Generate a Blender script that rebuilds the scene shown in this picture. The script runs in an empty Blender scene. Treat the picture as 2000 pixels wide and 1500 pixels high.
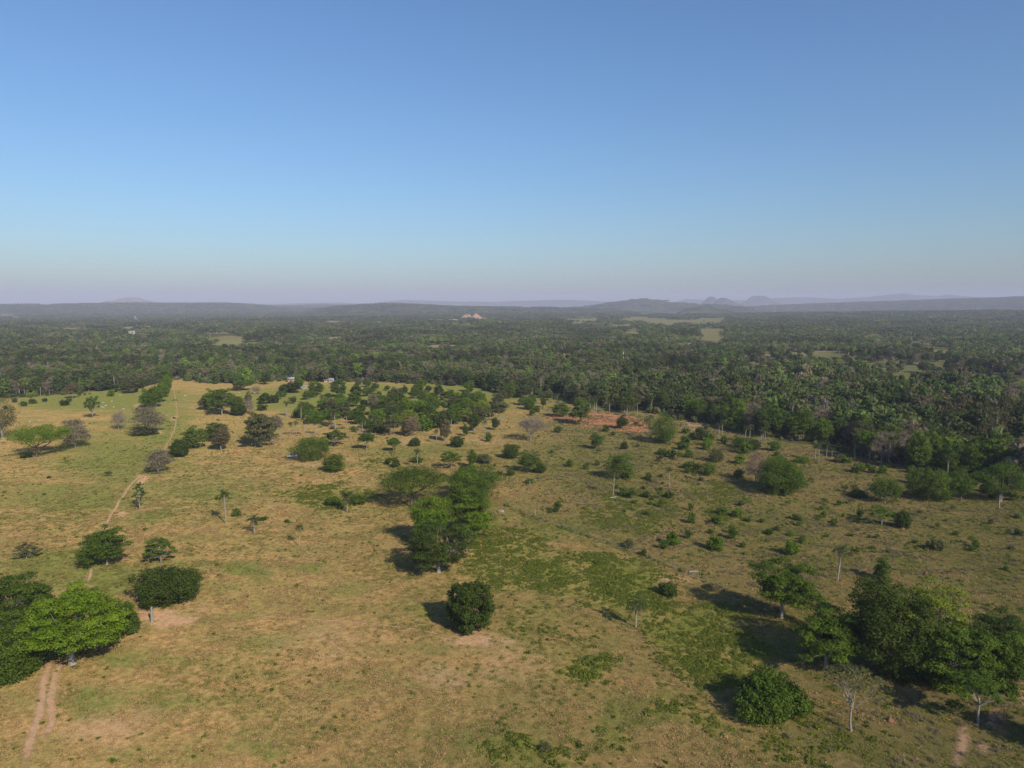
import bpy, bmesh, math, random
import numpy as np
from mathutils import Vector
R_ = math.radians
S = bpy.context.scene
COL = S.collection

# ------------------------------------------------------------------ camera, sky, sun, exposure
CAM_H = 60.0; FPX = 1413.0; PITCH = math.atan(155.0 / FPX)
cd = bpy.data.cameras.new('camera'); cam = bpy.data.objects.new('camera', cd); COL.objects.link(cam)
cam.location = (0, 0, CAM_H); cam.rotation_euler = (math.pi/2 - PITCH, 0, 0)
cd.sensor_width = 36.0; cd.lens = 36.0 * FPX / 2000.0; cd.clip_start = 0.5; cd.clip_end = 60000
S.camera = cam
SUN_EL = 33.0; SUN_DIR = Vector((0.56, -0.83, 0)).normalized()      # horizontal direction towards the sun: behind the camera, to the right
w = bpy.data.worlds.new('World'); S.world = w; w.use_nodes = True
nt = w.node_tree; nt.nodes.clear()
sky = nt.nodes.new('ShaderNodeTexSky'); sky.sky_type = 'NISHITA'; sky.sun_disc = False
sky.sun_elevation = R_(SUN_EL); sky.sun_rotation = math.atan2(SUN_DIR.x, SUN_DIR.y)
sky.altitude = 150; sky.air_density = 1.3; sky.dust_density = 1.0; sky.ozone_density = 6.0
bg = nt.nodes.new('ShaderNodeBackground'); bg.inputs['Strength'].default_value = 0.103
wo = nt.nodes.new('ShaderNodeOutputWorld')
wb = nt.nodes.new('ShaderNodeMix'); wb.data_type = 'RGBA'; wb.blend_type = 'MULTIPLY'; wb.inputs[0].default_value = 1.0; wb.inputs[7].default_value = (0.90, 1.03, 1.17, 1)   # camera white balance
nt.links.new(sky.outputs[0], wb.inputs[6]); nt.links.new(wb.outputs[2], bg.inputs[0]); nt.links.new(bg.outputs[0], wo.inputs[0])
sd = bpy.data.lights.new('sun', 'SUN'); sd.energy = 4.55; sd.angle = R_(0.55); sd.color = (1.0, 0.90, 0.73)
so = bpy.data.objects.new('sun', sd); COL.objects.link(so)
sv = Vector((SUN_DIR.x*math.cos(R_(SUN_EL)), SUN_DIR.y*math.cos(R_(SUN_EL)), math.sin(R_(SUN_EL))))
so.rotation_euler = sv.to_track_quat('Z', 'Y').to_euler(); so.location = (200, -300, 260)
S.view_settings.view_transform = 'Standard'; S.view_settings.look = 'None'
S.view_settings.exposure = 0.05; S.view_settings.gamma = 1.0; S.view_settings.use_curve_mapping = False
S.cycles.use_denoising = True
try:
    S.cycles.denoiser = 'OPENIMAGEDENOISE'; S.cycles.denoising_prefilter = 'NONE'
    S.cycles.denoising_input_passes = 'RGB_ALBEDO_NORMAL'
except Exception: pass
S.cycles.max_bounces = 6; S.cycles.diffuse_bounces = 3; S.cycles.glossy_bounces = 1
S.cycles.transmission_bounces = 3; S.cycles.transparent_max_bounces = 8; S.cycles.volume_bounces = 0
S.cycles.use_adaptive_sampling = True; S.cycles.adaptive_threshold = 0.02
HAZE_DENSITY = 1.03e-4; HAZE_COLOR = (0.79, 0.80, 1.0); HAZE_ANISO = -0.08

# ------------------------------------------------------------------ small helpers
rs = np.random.RandomState(7)
def vnoise(x, y, seed=0):
    x = np.asarray(x, float); y = np.asarray(y, float)
    xi = np.floor(x).astype(np.int64); yi = np.floor(y).astype(np.int64)
    fx = x - xi; fy = y - yi; fx = fx*fx*(3-2*fx); fy = fy*fy*(3-2*fy)
    def h(a, b):
        n = (a*374761393 + b*668265263 + seed*1442695041) & 0xffffffff
        n = ((n ^ (n >> 13)) * 1274126177) & 0xffffffff
        n = n ^ (n >> 16)
        return (n & 0xffff) / 65535.0
    return (h(xi, yi)*(1-fx) + h(xi+1, yi)*fx)*(1-fy) + (h(xi, yi+1)*(1-fx) + h(xi+1, yi+1)*fx)*fy
def fbm(x, y, seed=0, o=4):
    s = 0; a = 0.5; t = 0
    for k in range(o):
        s = s + a*vnoise(x*2**k, y*2**k, seed+k*17); t += a; a *= 0.5
    return s/t
def sstep(a, b, x):
    t = np.clip((x-a)/(b-a), 0, 1); return t*t*(3-2*t)
def gz(x, y):
    r = np.hypot(x, y)
    z = (fbm(x/130.0, y/130.0, 3, 2)-0.5)*1.6*sstep(30, 140, r)
    q = 0.56*x-0.83*y+104.0; z = z + 0.055*12*np.log1p(np.exp(np.clip(q/12, -30, 30)))*sstep(20, 70, r)*(1-sstep(150, 260, q))*sstep(-40, 10, x)
    z = z + (fbm(x/520.0, y/520.0, 5, 2)-0.5)*8.0*sstep(700, 1400, r)
    z = z + (fbm(x/2600.0+3, y/2600.0, 9, 2)-0.5)*26.0*sstep(1600, 3200, r)
    return z
def gapf(x, y):
    r = np.hypot(x, y); g = fbm(x/(100.0+0.10*r), y/(90.0+0.30*r), 61, 3); return sstep(0.57, 0.62, g)*sstep(430, 620, r)*(1-sstep(7000, 9000, r))
def px2g(x, y):
    u = (x-1000)/FPX; v = (750-y)/FPX
    d = Vector((u, math.cos(PITCH)+v*math.sin(PITCH), -math.sin(PITCH)+v*math.cos(PITCH)))
    z = 0.0
    for _ in range(6):
        t = (z-CAM_H)/d.z; p = d*t
        z = float(gz(p.x, p.y))
    return Vector((p.x, p.y, z)), t          # t = depth along the optical axis
def g2px(x, y, z):
    fy = y*math.cos(PITCH) - (z-CAM_H)*math.sin(PITCH); uy = y*math.sin(PITCH) + (z-CAM_H)*math.cos(PITCH)
    fy = np.maximum(fy, 1e-3)
    return 1000+FPX*x/fy, 750-FPX*uy/fy
def inpoly(px, py, poly):
    px = np.asarray(px); py = np.asarray(py); c = np.zeros(px.shape, bool); n = len(poly)
    for i in range(n):
        x1, y1 = poly[i]; x2, y2 = poly[(i+1) % n]
        if y1 == y2: continue
        m = ((y1 > py) != (y2 > py)) & (px < (x2-x1)*(py-y1)/(y2-y1)+x1)
        c ^= m
    return c
def tag(o, label=None, cat=None, group=None, kind=None):
    if label: o['label'] = label
    if cat: o['category'] = cat
    if group: o['group'] = group
    if kind: o['kind'] = kind
    return o
def obj(name, me, parent=None, mat=None, loc=None):
    o = bpy.data.objects.new(name, me); COL.objects.link(o)
    if parent: o.parent = parent
    if loc is not None: o.location = loc
    if mat is not None and me is not None:
        if not me.materials: me.materials.append(mat)
        elif me.materials[0] is not mat:
            o.material_slots[0].link = 'OBJECT'; o.material_slots[0].material = mat
    return o
def empty(name, loc, rz=0.0, sc=None):
    o = bpy.data.objects.new(name, None); COL.objects.link(o); o.location = loc; o.rotation_euler = (0, 0, rz)
    o.empty_display_size = 0.3
    if sc is not None: o.scale = sc
    return o
class MB:
    """collects quads; 'tone' is a random number per clump or leaf that only varies the colour"""
    def __init__(s): s.V = []; s.F = []; s.T = []; s.M = []; s.n = 0
    def add(s, V, F, tone=0.5, mi=0):
        V = np.asarray(V, np.float32).reshape(-1, 3); F = np.asarray(F, np.int32).reshape(-1, 4)
        s.V.append(V); s.F.append(F+s.n); s.n += len(V)
        s.T.append(np.broadcast_to(np.asarray(tone, np.float32), (len(V),)).copy())
        s.M.append(np.full(len(F), mi, np.int32))
    def mesh(s, name, mats=(), smooth=False):
        me = bpy.data.meshes.new(name)
        if not s.V: return me
        V = np.concatenate(s.V); F = np.concatenate(s.F); T = np.concatenate(s.T); M = np.concatenate(s.M)
        me.vertices.add(len(V)); me.vertices.foreach_set('co', V.ravel())
        me.loops.add(F.size); me.loops.foreach_set('vertex_index', F.ravel())
        me.polygons.add(len(F)); me.polygons.foreach_set('loop_start', np.arange(0, F.size, 4, dtype=np.int32))
        for m in mats: me.materials.append(m)
        me.polygons.foreach_set('material_index', M)
        if smooth: me.polygons.foreach_set('use_smooth', np.ones(len(F), bool))
        a = me.attributes.new('tone', 'FLOAT', 'POINT'); a.data.foreach_set('value', T)
        me.update(calc_edges=True); return me
    def tube(s, P, rad, sides=5, mi=0, tone=0.5):
        P = np.asarray(P, float); n = len(P); rad = np.broadcast_to(np.asarray(rad, float), (n,))
        D = np.gradient(P, axis=0); D /= np.linalg.norm(D, axis=1)[:, None]+1e-9
        ref = np.where(np.abs(D[:, 2:3]) > 0.9, np.array([[1., 0, 0]]), np.array([[0, 0, 1.]]))
        A = np.cross(D, ref); A /= np.linalg.norm(A, axis=1)[:, None]+1e-9; B = np.cross(D, A)
        if n > 1:
            for i in range(1, n):
                if A[i] @ A[i-1] < 0: A[i] = -A[i]; B[i] = -B[i]
        an = np.arange(sides)*2*math.pi/sides
        V = P[:, None, :] + rad[:, None, None]*(np.cos(an)[None, :, None]*A[:, None, :]+np.sin(an)[None, :, None]*B[:, None, :])
        F = []
        for i in range(n-1):
            for j in range(sides):
                k = (j+1) % sides
                F.append((i*sides+j, i*sides+k, (i+1)*sides+k, (i+1)*sides+j))
        s.add(V.reshape(-1, 3), F, tone, mi)
    def box(s, c, d, rz=0.0, mi=0):
        x, y, z = np.array(d)/2; V = np.array([(i*x, j*y, k*z) for k in (-1, 1) for j in (-1, 1) for i in (-1, 1)])
        ca, sa = math.cos(rz), math.sin(rz); V = V @ np.array([[ca, sa, 0], [-sa, ca, 0], [0, 0, 1]])
        s.add(V+np.array(c), [(0, 2, 3, 1), (4, 5, 7, 6), (0, 1, 5, 4), (2, 6, 7, 3), (0, 4, 6, 2), (1, 3, 7, 5)], 0.5, mi)
    def quads(s, C, N, L, W, tone, rng, mi=0, along=None):
        """leaf quads at C with normals N, lengths L and widths W"""
        n = len(C); N = N/(np.linalg.norm(N, axis=1)[:, None]+1e-9)
        A = rng.normal(size=(n, 3)) if along is None else along
        A = A - (A*N).sum(1)[:, None]*N; A /= np.linalg.norm(A, axis=1)[:, None]+1e-9; B = np.cross(N, A)
        L = np.broadcast_to(np.asarray(L, float), (n,))[:, None]; W = np.broadcast_to(np.asarray(W, float), (n,))[:, None]
        b = N*(0.14*W)
        V = np.stack([C-A*L/2, C+B*W/2-b, C+A*L/2, C-B*W/2-b], 1)
        T = np.repeat(np.broadcast_to(np.asarray(tone, float), (n,)), 4)
        s.add(V.reshape(-1, 3), np.arange(n*4).reshape(n, 4), T, mi)

# ------------------------------------------------------------------ materials
def newmat(name):
    m = bpy.data.materials.new(name); m.use_nodes = True; t = m.node_tree; t.nodes.clear()
    return m, t, t.nodes.new('ShaderNodeOutputMaterial')
def N(t, typ, **kw):
    n = t.nodes.new(typ)
    for k, v in kw.items(): setattr(n, k, v)
    return n
def ramp(t, stops, interp='LINEAR'):
    r = N(t, 'ShaderNodeValToRGB'); e = r.color_ramp.elements; r.color_ramp.interpolation = interp
    while len(e) < len(stops): e.new(0.5)
    for i, (p, c) in enumerate(stops): e[i].position = p; e[i].color = (*c, 1)
    return r
def mathn(t, op, a, b=None, clamp=False):
    n = N(t, 'ShaderNodeMath', operation=op, use_clamp=clamp)
    for i, v in enumerate((a, b)):
        if v is None: continue
        if isinstance(v, (int, float)): n.inputs[i].default_value = v
        else: t.links.new(v, n.inputs[i])
    return n.outputs[0]
def mixc(t, f, a, b):
    n = N(t, 'ShaderNodeMix', data_type='RGBA')
    for i, v in ((0, f), (6, a), (7, b)):
        if isinstance(v, (int, float)): n.inputs[i].default_value = v
        elif isinstance(v, tuple): n.inputs[i].default_value = (*v, 1)
        else: t.links.new(v, n.inputs[i])
    return n.outputs[2]
def leaf_shader(t, out, col, trans=0.28, rough=0.55):
    p = N(t, 'ShaderNodeBsdfPrincipled'); p.inputs['Roughness'].default_value = rough
    p.inputs['Specular IOR Level'].default_value = 0.06
    tr = N(t, 'ShaderNodeBsdfTranslucent'); mx = N(t, 'ShaderNodeMixShader'); mx.inputs[0].default_value = trans
    t.links.new(col, p.inputs['Base Color']); t.links.new(col, tr.inputs['Color'])
    t.links.new(p.outputs[0], mx.inputs[1]); t.links.new(tr.outputs[0], mx.inputs[2]); t.links.new(mx.outputs[0], out.inputs[0])
def leaf_mat(name, c1, c2, c3=None, trans=0.28):
    m, t, out = newmat(name)
    at = N(t, 'ShaderNodeAttribute', attribute_name='tone'); oi = N(t, 'ShaderNodeObjectInfo')
    f = mathn(t, 'ADD', mathn(t, 'MULTIPLY', at.outputs['Fac'], 0.75), mathn(t, 'MULTIPLY', oi.outputs['Random'], 0.25))
    st = [(0.1, c1), (0.75, c2)] + ([(0.97, c3)] if c3 else [])
    r = ramp(t, st); t.links.new(f, r.inputs[0]); leaf_shader(t, out, r.outputs[0], trans); return m
LEAF = {
 'lime':   leaf_mat('leaf_lime', (0.095, 0.155, 0.012), (0.200, 0.295, 0.020), (0.30, 0.39, 0.04), 0.35),
 'bright': leaf_mat('leaf_bright', (0.072, 0.128, 0.012), (0.165, 0.250, 0.022), (0.24, 0.32, 0.04), 0.35),
 'mid':    leaf_mat('leaf_mid', (0.062, 0.104, 0.014), (0.140, 0.205, 0.026), (0.21, 0.27, 0.05), 0.4),
 'dark':   leaf_mat('leaf_dark', (0.042, 0.068, 0.013), (0.092, 0.130, 0.022), (0.145, 0.185, 0.045), 0.35),
 'olive':  leaf_mat('leaf_olive', (0.080, 0.088, 0.030), (0.150, 0.150, 0.058), (0.21, 0.19, 0.09), 0.3),
 'brown':  leaf_mat('leaf_brown', (0.105, 0.088, 0.042), (0.175, 0.140, 0.070), (0.16, 0.165, 0.06), 0.25),
 'yellow': leaf_mat('leaf_yellow', (0.13, 0.16, 0.015), (0.25, 0.30, 0.035), (0.34, 0.37, 0.06), 0.35),
 'grey':   leaf_mat('twigs_grey', (0.16, 0.122, 0.085), (0.27, 0.215, 0.155), (0.36, 0.29, 0.21), 0.0),
 'pink':   leaf_mat('twigs_pink', (0.18, 0.115, 0.075), (0.29, 0.19, 0.13), (0.37, 0.25, 0.18), 0.0),
 'weed':   leaf_mat('leaf_weed', (0.112, 0.142, 0.018), (0.205, 0.232, 0.034), (0.30, 0.31, 0.055), 0.35),
 'drygrass': leaf_mat('leaf_dry_scrub', (0.16, 0.125, 0.072), (0.26, 0.205, 0.12), (0.18, 0.18, 0.08), 0.1),
 'palm':   leaf_mat('leaf_palm', (0.055, 0.085, 0.020), (0.115, 0.155, 0.040), (0.18, 0.20, 0.07), 0.3),
 'deadpalm': leaf_mat('leaf_dead_frond', (0.19, 0.135, 0.07), (0.30, 0.22, 0.12), None, 0.1),
}
def forest_mat(name, hazeless=0):
    m, t, out = newmat(name)
    at = N(t, 'ShaderNodeAttribute', attribute_name='tone'); oi = N(t, 'ShaderNodeObjectInfo')
    ge = N(t, 'ShaderNodeNewGeometry'); no = N(t, 'ShaderNodeTexNoise'); no.inputs['Scale'].default_value = 0.011; no.inputs['Detail'].default_value = 5
    t.links.new(ge.outputs['Position'], no.inputs['Vector'])
    at2 = N(t, 'ShaderNodeAttribute', attribute_name='kind_tone')
    f = mathn(t, 'FRACT', mathn(t, 'ADD', mathn(t, 'ADD', at2.outputs['Fac'], oi.outputs['Random']), 0.0))
    mrn = N(t, 'ShaderNodeMapRange'); t.links.new(no.outputs['Fac'], mrn.inputs[0]); mrn.inputs[1].default_value = 0.33; mrn.inputs[2].default_value = 0.67; mrn.inputs[3].default_value = 0.55; mrn.inputs[4].default_value = 1.75
    st = [(0.00, (0.060, 0.088, 0.022)), (0.15, (0.090, 0.126, 0.028)), (0.30, (0.078, 0.098, 0.034)), (0.43, (0.112, 0.140, 0.036)),
          (0.56, (0.120, 0.122, 0.050)), (0.68, (0.094, 0.136, 0.026)), (0.78, (0.138, 0.122, 0.064)), (0.86, (0.052, 0.080, 0.024)),
          (0.93, (0.135, 0.195, 0.026)), (0.965, (0.195, 0.168, 0.112))]
    r = ramp(t, st, 'CONSTANT'); t.links.new(f, r.inputs[0])
    v = mathn(t, 'ADD', mathn(t, 'MULTIPLY', at.outputs['Fac'], 0.7), 0.65)
    v = mathn(t, 'MULTIPLY', v, mrn.outputs[0])
    hv = N(t, 'ShaderNodeHueSaturation'); t.links.new(r.outputs[0], hv.inputs['Color']); t.links.new(v, hv.inputs['Value'])
    leaf_shader(t, out, hv.outputs[0], 0.3); return m
FOREST = forest_mat('forest_foliage')
def bark_mat(name, c1, c2):
    m, t, out = newmat(name); tc = N(t, 'ShaderNodeTexCoord'); no = N(t, 'ShaderNodeTexNoise'); no.inputs['Scale'].default_value = 3.0
    no.inputs['Detail'].default_value = 4; t.links.new(tc.outputs['Object'], no.inputs['Vector'])
    r = ramp(t, [(0.3, c1), (0.7, c2)]); t.links.new(no.outputs['Fac'], r.inputs[0])
    p = N(t, 'ShaderNodeBsdfPrincipled'); p.inputs['Roughness'].default_value = 0.9; p.inputs['Specular IOR Level'].default_value = 0.15
    bu = N(t, 'ShaderNodeBump'); bu.inputs['Strength'].default_value = 0.5; t.links.new(no.outputs['Fac'], bu.inputs['Height']); t.links.new(bu.outputs[0], p.inputs['Normal'])
    t.links.new(r.outputs[0], p.inputs['Base Color']); t.links.new(p.outputs[0], out.inputs[0]); return m
BARK = {'pale': bark_mat('bark_pale', (0.20, 0.175, 0.145), (0.34, 0.305, 0.26)), 'brown': bark_mat('bark_brown', (0.09, 0.07, 0.05), (0.17, 0.135, 0.105)),
        'grey': bark_mat('bark_grey', (0.15, 0.13, 0.11), (0.27, 0.24, 0.21)), 'palm': bark_mat('bark_palm', (0.22, 0.19, 0.16), (0.36, 0.32, 0.27)),
        'wood': bark_mat('weathered_wood', (0.14, 0.115, 0.09), (0.26, 0.22, 0.18)), 'bleached': bark_mat('bleached_wood', (0.21, 0.188, 0.158), (0.34, 0.312, 0.27))}
def plain(name, c, rough=0.7, var=0.12, metal=0.0, scale=1.5):
    m, t, out = newmat(name); tc = N(t, 'ShaderNodeTexCoord'); no = N(t, 'ShaderNodeTexNoise'); no.inputs['Scale'].default_value = scale; no.inputs['Detail'].default_value = 5
    t.links.new(tc.outputs['Object'], no.inputs['Vector'])
    r = ramp(t, [(0.25, tuple(max(0, x*(1-var*1.6)) for x in c)), (0.75, tuple(min(1, x*(1+var)) for x in c))]); t.links.new(no.outputs['Fac'], r.inputs[0])
    p = N(t, 'ShaderNodeBsdfPrincipled'); p.inputs['Roughness'].default_value = rough; p.inputs['Metallic'].default_value = metal
    t.links.new(r.outputs[0], p.inputs['Base Color']); t.links.new(p.outputs[0], out.inputs[0]); return m
PL = {'whitewall': plain('limewash_wall', (0.46, 0.43, 0.38)), 'pinkwall': plain('pink_plaster', (0.50, 0.34, 0.26)), 'tile': plain('clay_tile', (0.30, 0.13, 0.08)),
      'tin': plain('tin_roof', (0.30, 0.30, 0.30), 0.45, 0.2), 'greytin': plain('grey_roof', (0.26, 0.25, 0.24), 0.5, 0.25), 'door': plain('door_wood', (0.12, 0.07, 0.04)),
      'glass': plain('window_glass', (0.05, 0.06, 0.07), 0.1), 'cowwhite': plain('cow_hide_white', (0.46, 0.42, 0.36)), 'cowbrown': plain('cow_hide_brown', (0.11, 0.055, 0.03)),
      'red': plain('paint_red', (0.42, 0.05, 0.03)), 'white': plain('paint_white', (0.72, 0.72, 0.70)), 'carpaint': plain('car_paint', (0.46, 0.55, 0.64), 0.25, 0.05),
      'rubber': plain('tyre_rubber', (0.02, 0.02, 0.02)), 'steel': plain('wheel_steel', (0.4, 0.4, 0.4), 0.35, 0.1, 0.8), 'lamp': plain('lamp_glass', (0.7, 0.7, 0.66), 0.1),
      'mound': plain('termite_earth', (0.21, 0.095, 0.052), 0.95, 0.25, 0, 4.0), 'rock': plain('pinkish_rock', (0.30, 0.235, 0.195), 0.9, 0.25, 0, 2.0)}

# ------------------------------------------------------------------ the lie of the land, in photo pixels at ground level
EDGE = [(-900, 800), (-200, 782), (0, 778), (60, 775), (150, 768), (215, 760), (290, 752), (322, 746), (345, 740), (400, 748), (470, 748), (560, 742), (700, 746),
        (800, 748), (900, 752), (960, 764), (1030, 772), (1100, 780), (1180, 800), (1270, 806), (1340, 822), (1420, 830), (1480, 846), (1540, 866), (1590, 868),
        (1640, 884), (1720, 901), (1800, 918), (1870, 932), (1930, 942), (2000, 948), (2300, 962), (3000, 1005)]
EX = np.array([e[0] for e in EDGE], float); EY = np.array([e[1] for e in EDGE], float)
FIELDS = [  # clearings in the far woods: centre, half width, half height (px), colour 0 green .. 1 tan
    (100, 655, 120, 2.5, .6), (260, 654, 60, 3, .9), (420, 650, 50, 2, .6), (500, 672, 85, 4.5, .95), (180, 640, 110, 2.5, .5), (665, 660, 40, 2.5, .7),
    (880, 632, 60, 2.5, .7), (640, 628, 60, 1.5, .5), (1020, 609, 30, 2, .6), (1100, 694, 22, 4.5, 1.0), (1085, 684, 40, 2.0, .6), (860, 676, 50, 3, .8),
    (1390, 660, 46, 4, .35), (1410, 644, 20, 2.5, .3), (1520, 692, 90, 4.5, .5), (1490, 711, 42, 5, .25), (1620, 686, 30, 2.5, .9), (1870, 650, 45, 2.5, .3),
    (1690, 656, 18, 2.5, .3), (1660, 642, 14, 1.5, .3), (940, 622, 40, 1.8, .5), (1240, 650, 30, 2, .7), (1340, 672, 60, 2.5, .6), (560, 640, 40, 1.6, .6),
    (780, 601, 14, 4, .1), (330, 637, 60, 1.5, .7), (1210, 668, 25, 2, .8)]
LUSH = [  # weedy green patches
    (1.0, [(1040, 1085), (1120, 1066), (1200, 1072), (1300, 1112), (1345, 1140), (1300, 1150), (1310, 1180), (1420, 1172), (1490, 1210), (1520, 1270), (1500, 1330), (1400, 1345), (1330, 1290), (1280, 1225), (1200, 1180), (1120, 1150), (1050, 1130)]),
    (1.0, [(1052, 1320), (1090, 1290), (1140, 1278), (1190, 1282), (1188, 1312), (1130, 1336)]),
    (0.9, [(955, 1445), (1040, 1425), (1110, 1455), (1115, 1500), (960, 1500)]),
    (0.8, [(1140, 1405), (1190, 1412), (1232, 1445), (1225, 1480), (1150, 1450)]),
    (0.55, [(905, 1050), (960, 1040), (1090, 1045), (1100, 1100), (1060, 1150), (960, 1160), (905, 1130)]),
    (0.6, [(1280, 1320), (1330, 1360), (1420, 1400), (1470, 1440), (1400, 1440), (1300, 1400)]),
    (0.45, [(1200, 955), (1300, 960), (1340, 1000), (1280, 1050), (1180, 1040), (1120, 1010)]),
    (0.45, [(1340, 935), (1440, 945), (1470, 985), (1400, 1000), (1330, 980)]),
    (0.6, [(1380, 985), (1450, 990), (1470, 1025), (1410, 1030)]),
    (0.7, [(905, 1335), (940, 1330), (955, 1350), (915, 1365)]), (0.6, [(790, 1180), (830, 1175), (840, 1210), (800, 1215)]),
    (0.6, [(540, 960), (640, 940), (720, 950), (740, 975), (640, 990), (540, 972)]), (0.7, [(1900, 1200), (2020, 1180), (2060, 1330), (1930, 1300)]),
    (0.5, [(1720, 1090), (1800, 1085), (1830, 1120), (1760, 1130)]), (0.5, [(700, 900), (760, 890), (770, 915), (710, 925)]),
    (0.35, [(1480, 1380), (1640, 1400), (1740, 1440), (1760, 1500), (1480, 1500)]), (0.3, [(960, 1180), (1100, 1170), (1200, 1250), (1150, 1330), (1000, 1300)])]
SOIL = [  # bare reddish earth: centre, half width, half height, strength
    (280, 936, 16, 8, 1), (238, 1002, 14, 9, 1), (322, 1207, 80, 26, 1.0), (370, 1185, 60, 14, .55), (920, 1254, 80, 24, .95), (895, 1086, 34, 12, .75), (850, 1330, 90, 34, .6), (830, 1310, 30, 14, .3),
    (310, 843, 10, 5, .9), (340, 818, 9, 5, .8), (315, 810, 8, 4, .8), (600, 906, 45, 4, .6), (930, 862, 90, 10, .6), (800, 862, 70, 12, .55), (1350, 830, 35, 14, .7), (1465, 905, 25, 8, .4),
    (270, 793, 14, 5, .6), (1985, 1352, 30, 20, 1), (1945, 1400, 26, 40, .8), (1790, 1340, 40, 14, .6), (1240, 1215, 30, 16, .4), (1730, 1110, 50, 30, .25), (980, 1300, 140, 60, .5),
    (640, 1250, 170, 60, .45), (200, 1420, 140, 70, .55), (560, 915, 120, 10, .25), (690, 940, 60, 14, .3), (60, 940, 90, 40, .22), (1320, 1132, 60, 14, .8), (1800, 990, 70, 10, .35)]
RED = [(1065, 808), (1110, 812), (1150, 806), (1200, 807), (1230, 812), (1262, 824), (1268, 842), (1215, 843), (1170, 834), (1110, 824), (1070, 818)]
GREENZONE = [(300, 830, 80, 60, .5), (230, 900, 130, 60, .6), (150, 970, 160, 30, .6), (100, 1110, 120, 40, .6), (230, 1130, 60, 30, .5), (690, 780, 250, 30, .9), (900, 770, 140, 30, .9), (200, 780, 200, 25, .8),
    (500, 1112, 48, 13, 1), (605, 1107, 38, 9, .8), (1245, 1395, 95, 32, 1), (1035, 1018, 30, 14, .9), (1090, 1030, 60, 14, .8), (1790, 1390, 90, 30, .7), (180, 1370, 60, 30, .6), (520, 1460, 60, 25, .4),
    (840, 1320, 30, 10, .5), (1400, 1085, 100, 20, .3), (960, 1000, 80, 30, .4), (830, 880, 120, 20, .5), (1120, 900, 160, 40, .5), (400, 960, 140, 40, .3), (300, 1010, 40, 14, .5), (270, 1295, 70, 25, .3), (650, 1160, 60, 20, .3), (1610, 1010, 120, 40, .35), (1900, 1430, 120, 60, .3)]
TRACKS = [  # name, centre line px, half width m
    ('dirt_track', 'wheel rut', [(48, 1510), (58, 1455), (68, 1420), (76, 1380), (84, 1340), (94, 1305), (106, 1280)], 0.55),
    ('dirt_track', 'wheel rut', [(64, 1462), (88, 1450), (97, 1410), (103, 1370), (109, 1330), (117, 1300), (126, 1280)], 0.5),
    ('foot_path', 'path', [(170, 1145), (176, 1120), (184, 1100)], 0.3),
    ('foot_path', 'path', [(205, 1030), (212, 1012), (228, 988), (240, 968), (252, 948), (268, 934), (286, 926)], 0.36),
    ('foot_path', 'path', [(318, 882), (330, 862), (342, 838), (346, 815), (344, 790), (340, 765), (338, 746)], 0.22),
    ('foot_path', 'path', [(284, 932), (330, 930), (400, 924), (470, 920), (540, 912), (590, 906), (680, 900)], 0.2),
    ('foot_path', 'path', [(470, 1200), (560, 1208), (700, 1216), (830, 1232), (900, 1250)], 0.16),
    ('foot_path', 'path', [(1874, 1510), (1868, 1470), (1876, 1440), (1890, 1420), (1898, 1406)], 0.62),
    ('foot_path', 'path', [(1916, 1440), (1930, 1415), (1945, 1390), (1955, 1378)], 0.8),
    ('foot_path', 'path', [(1922, 1480), (1918, 1455), (1925, 1440)], 0.7)]

def ellmask(px, py, lst):
    m = np.zeros(px.shape)
    for (cx, cy, a, b, s) in lst:
        d = np.hypot((px-cx)/a, (py-cy)/b); m = np.maximum(m, s*(1-sstep(0.15, 1.35, d)))
    return m
def lushmask(px, py):
    r = np.random.RandomState(1); m = np.zeros(px.shape); nj = 7
    for s_, poly in LUSH:
        a = np.zeros(px.shape)
        for k in range(nj): jx, jy = r.normal(0, 16), r.normal(0, 8); a += inpoly(px+jx, py+jy, poly)
        m = np.maximum(m, s_*a/nj)
    return m
def fieldmask(px, py):
    m = np.zeros(px.shape); c = np.zeros(px.shape)
    for (cx, cy, a, b, k) in FIELDS:
        f = 1-sstep(0.8, 1.1, np.hypot((px-cx)/a, (py-cy)/(b*0.95))+0.5*(vnoise(px/9.0, py/2.0, 3)-.5)); c = np.where(f > m, k, c); m = np.maximum(m, f)
    return m, c

# ------------------------------------------------------------------ ground sheet
def lcurve(p): return np.interp(p, EX, EY)
az = np.concatenate([np.radians(np.linspace(-180, -46, 36))[:-1], np.radians(np.linspace(-46, 46, 640)), np.radians(np.linspace(46, 180, 36))[1:-1]])
rr = np.concatenate([[0.5, 6, 15, 28, 42, 54], np.geomspace(62, 600, 330), np.geomspace(615, 17000, 120)])
GA, GR = np.meshgrid(az, rr); GX = GR*np.sin(GA); GY = GR*np.cos(GA); GZ = gz(GX, GY)
nr, na = GX.shape
ii = np.arange(nr-1)[:, None]*na; jj = np.arange(na)[None, :]; j2 = (jj+1) % na
FQ = np.stack([ii+jj, ii+j2, ii+na+j2, ii+na+jj], -1).reshape(-1, 4)
gm = MB(); gm.add(np.stack([GX, GY, GZ], -1).reshape(-1, 3), FQ); gme = gm.mesh('ground', smooth=True)
PX, PY = g2px(GX, GY, GZ); PX = np.where(GY > 1, PX, -9999); wob = (fbm(GX/9, GY/9, 31, 3)-0.5)
scale_px = FPX/np.maximum(np.hypot(GX, GY), 50)
wx = PX + wob*9*scale_px; wy = PY + (fbm(GX/9+50, GY/9, 37, 3)-0.5)*9*scale_px*0.45
a_for = sstep(-2.0, 2.0, lcurve(PX)-PY+wob*4)*(GR > 120)
fm, fc = fieldmask(PX + wob*20, PY)
a_soil = ellmask(wx, wy, SOIL)
a_red = inpoly(wx, wy, RED).astype(float)
a_green = ellmask(wx, wy, GREENZONE)
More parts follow.
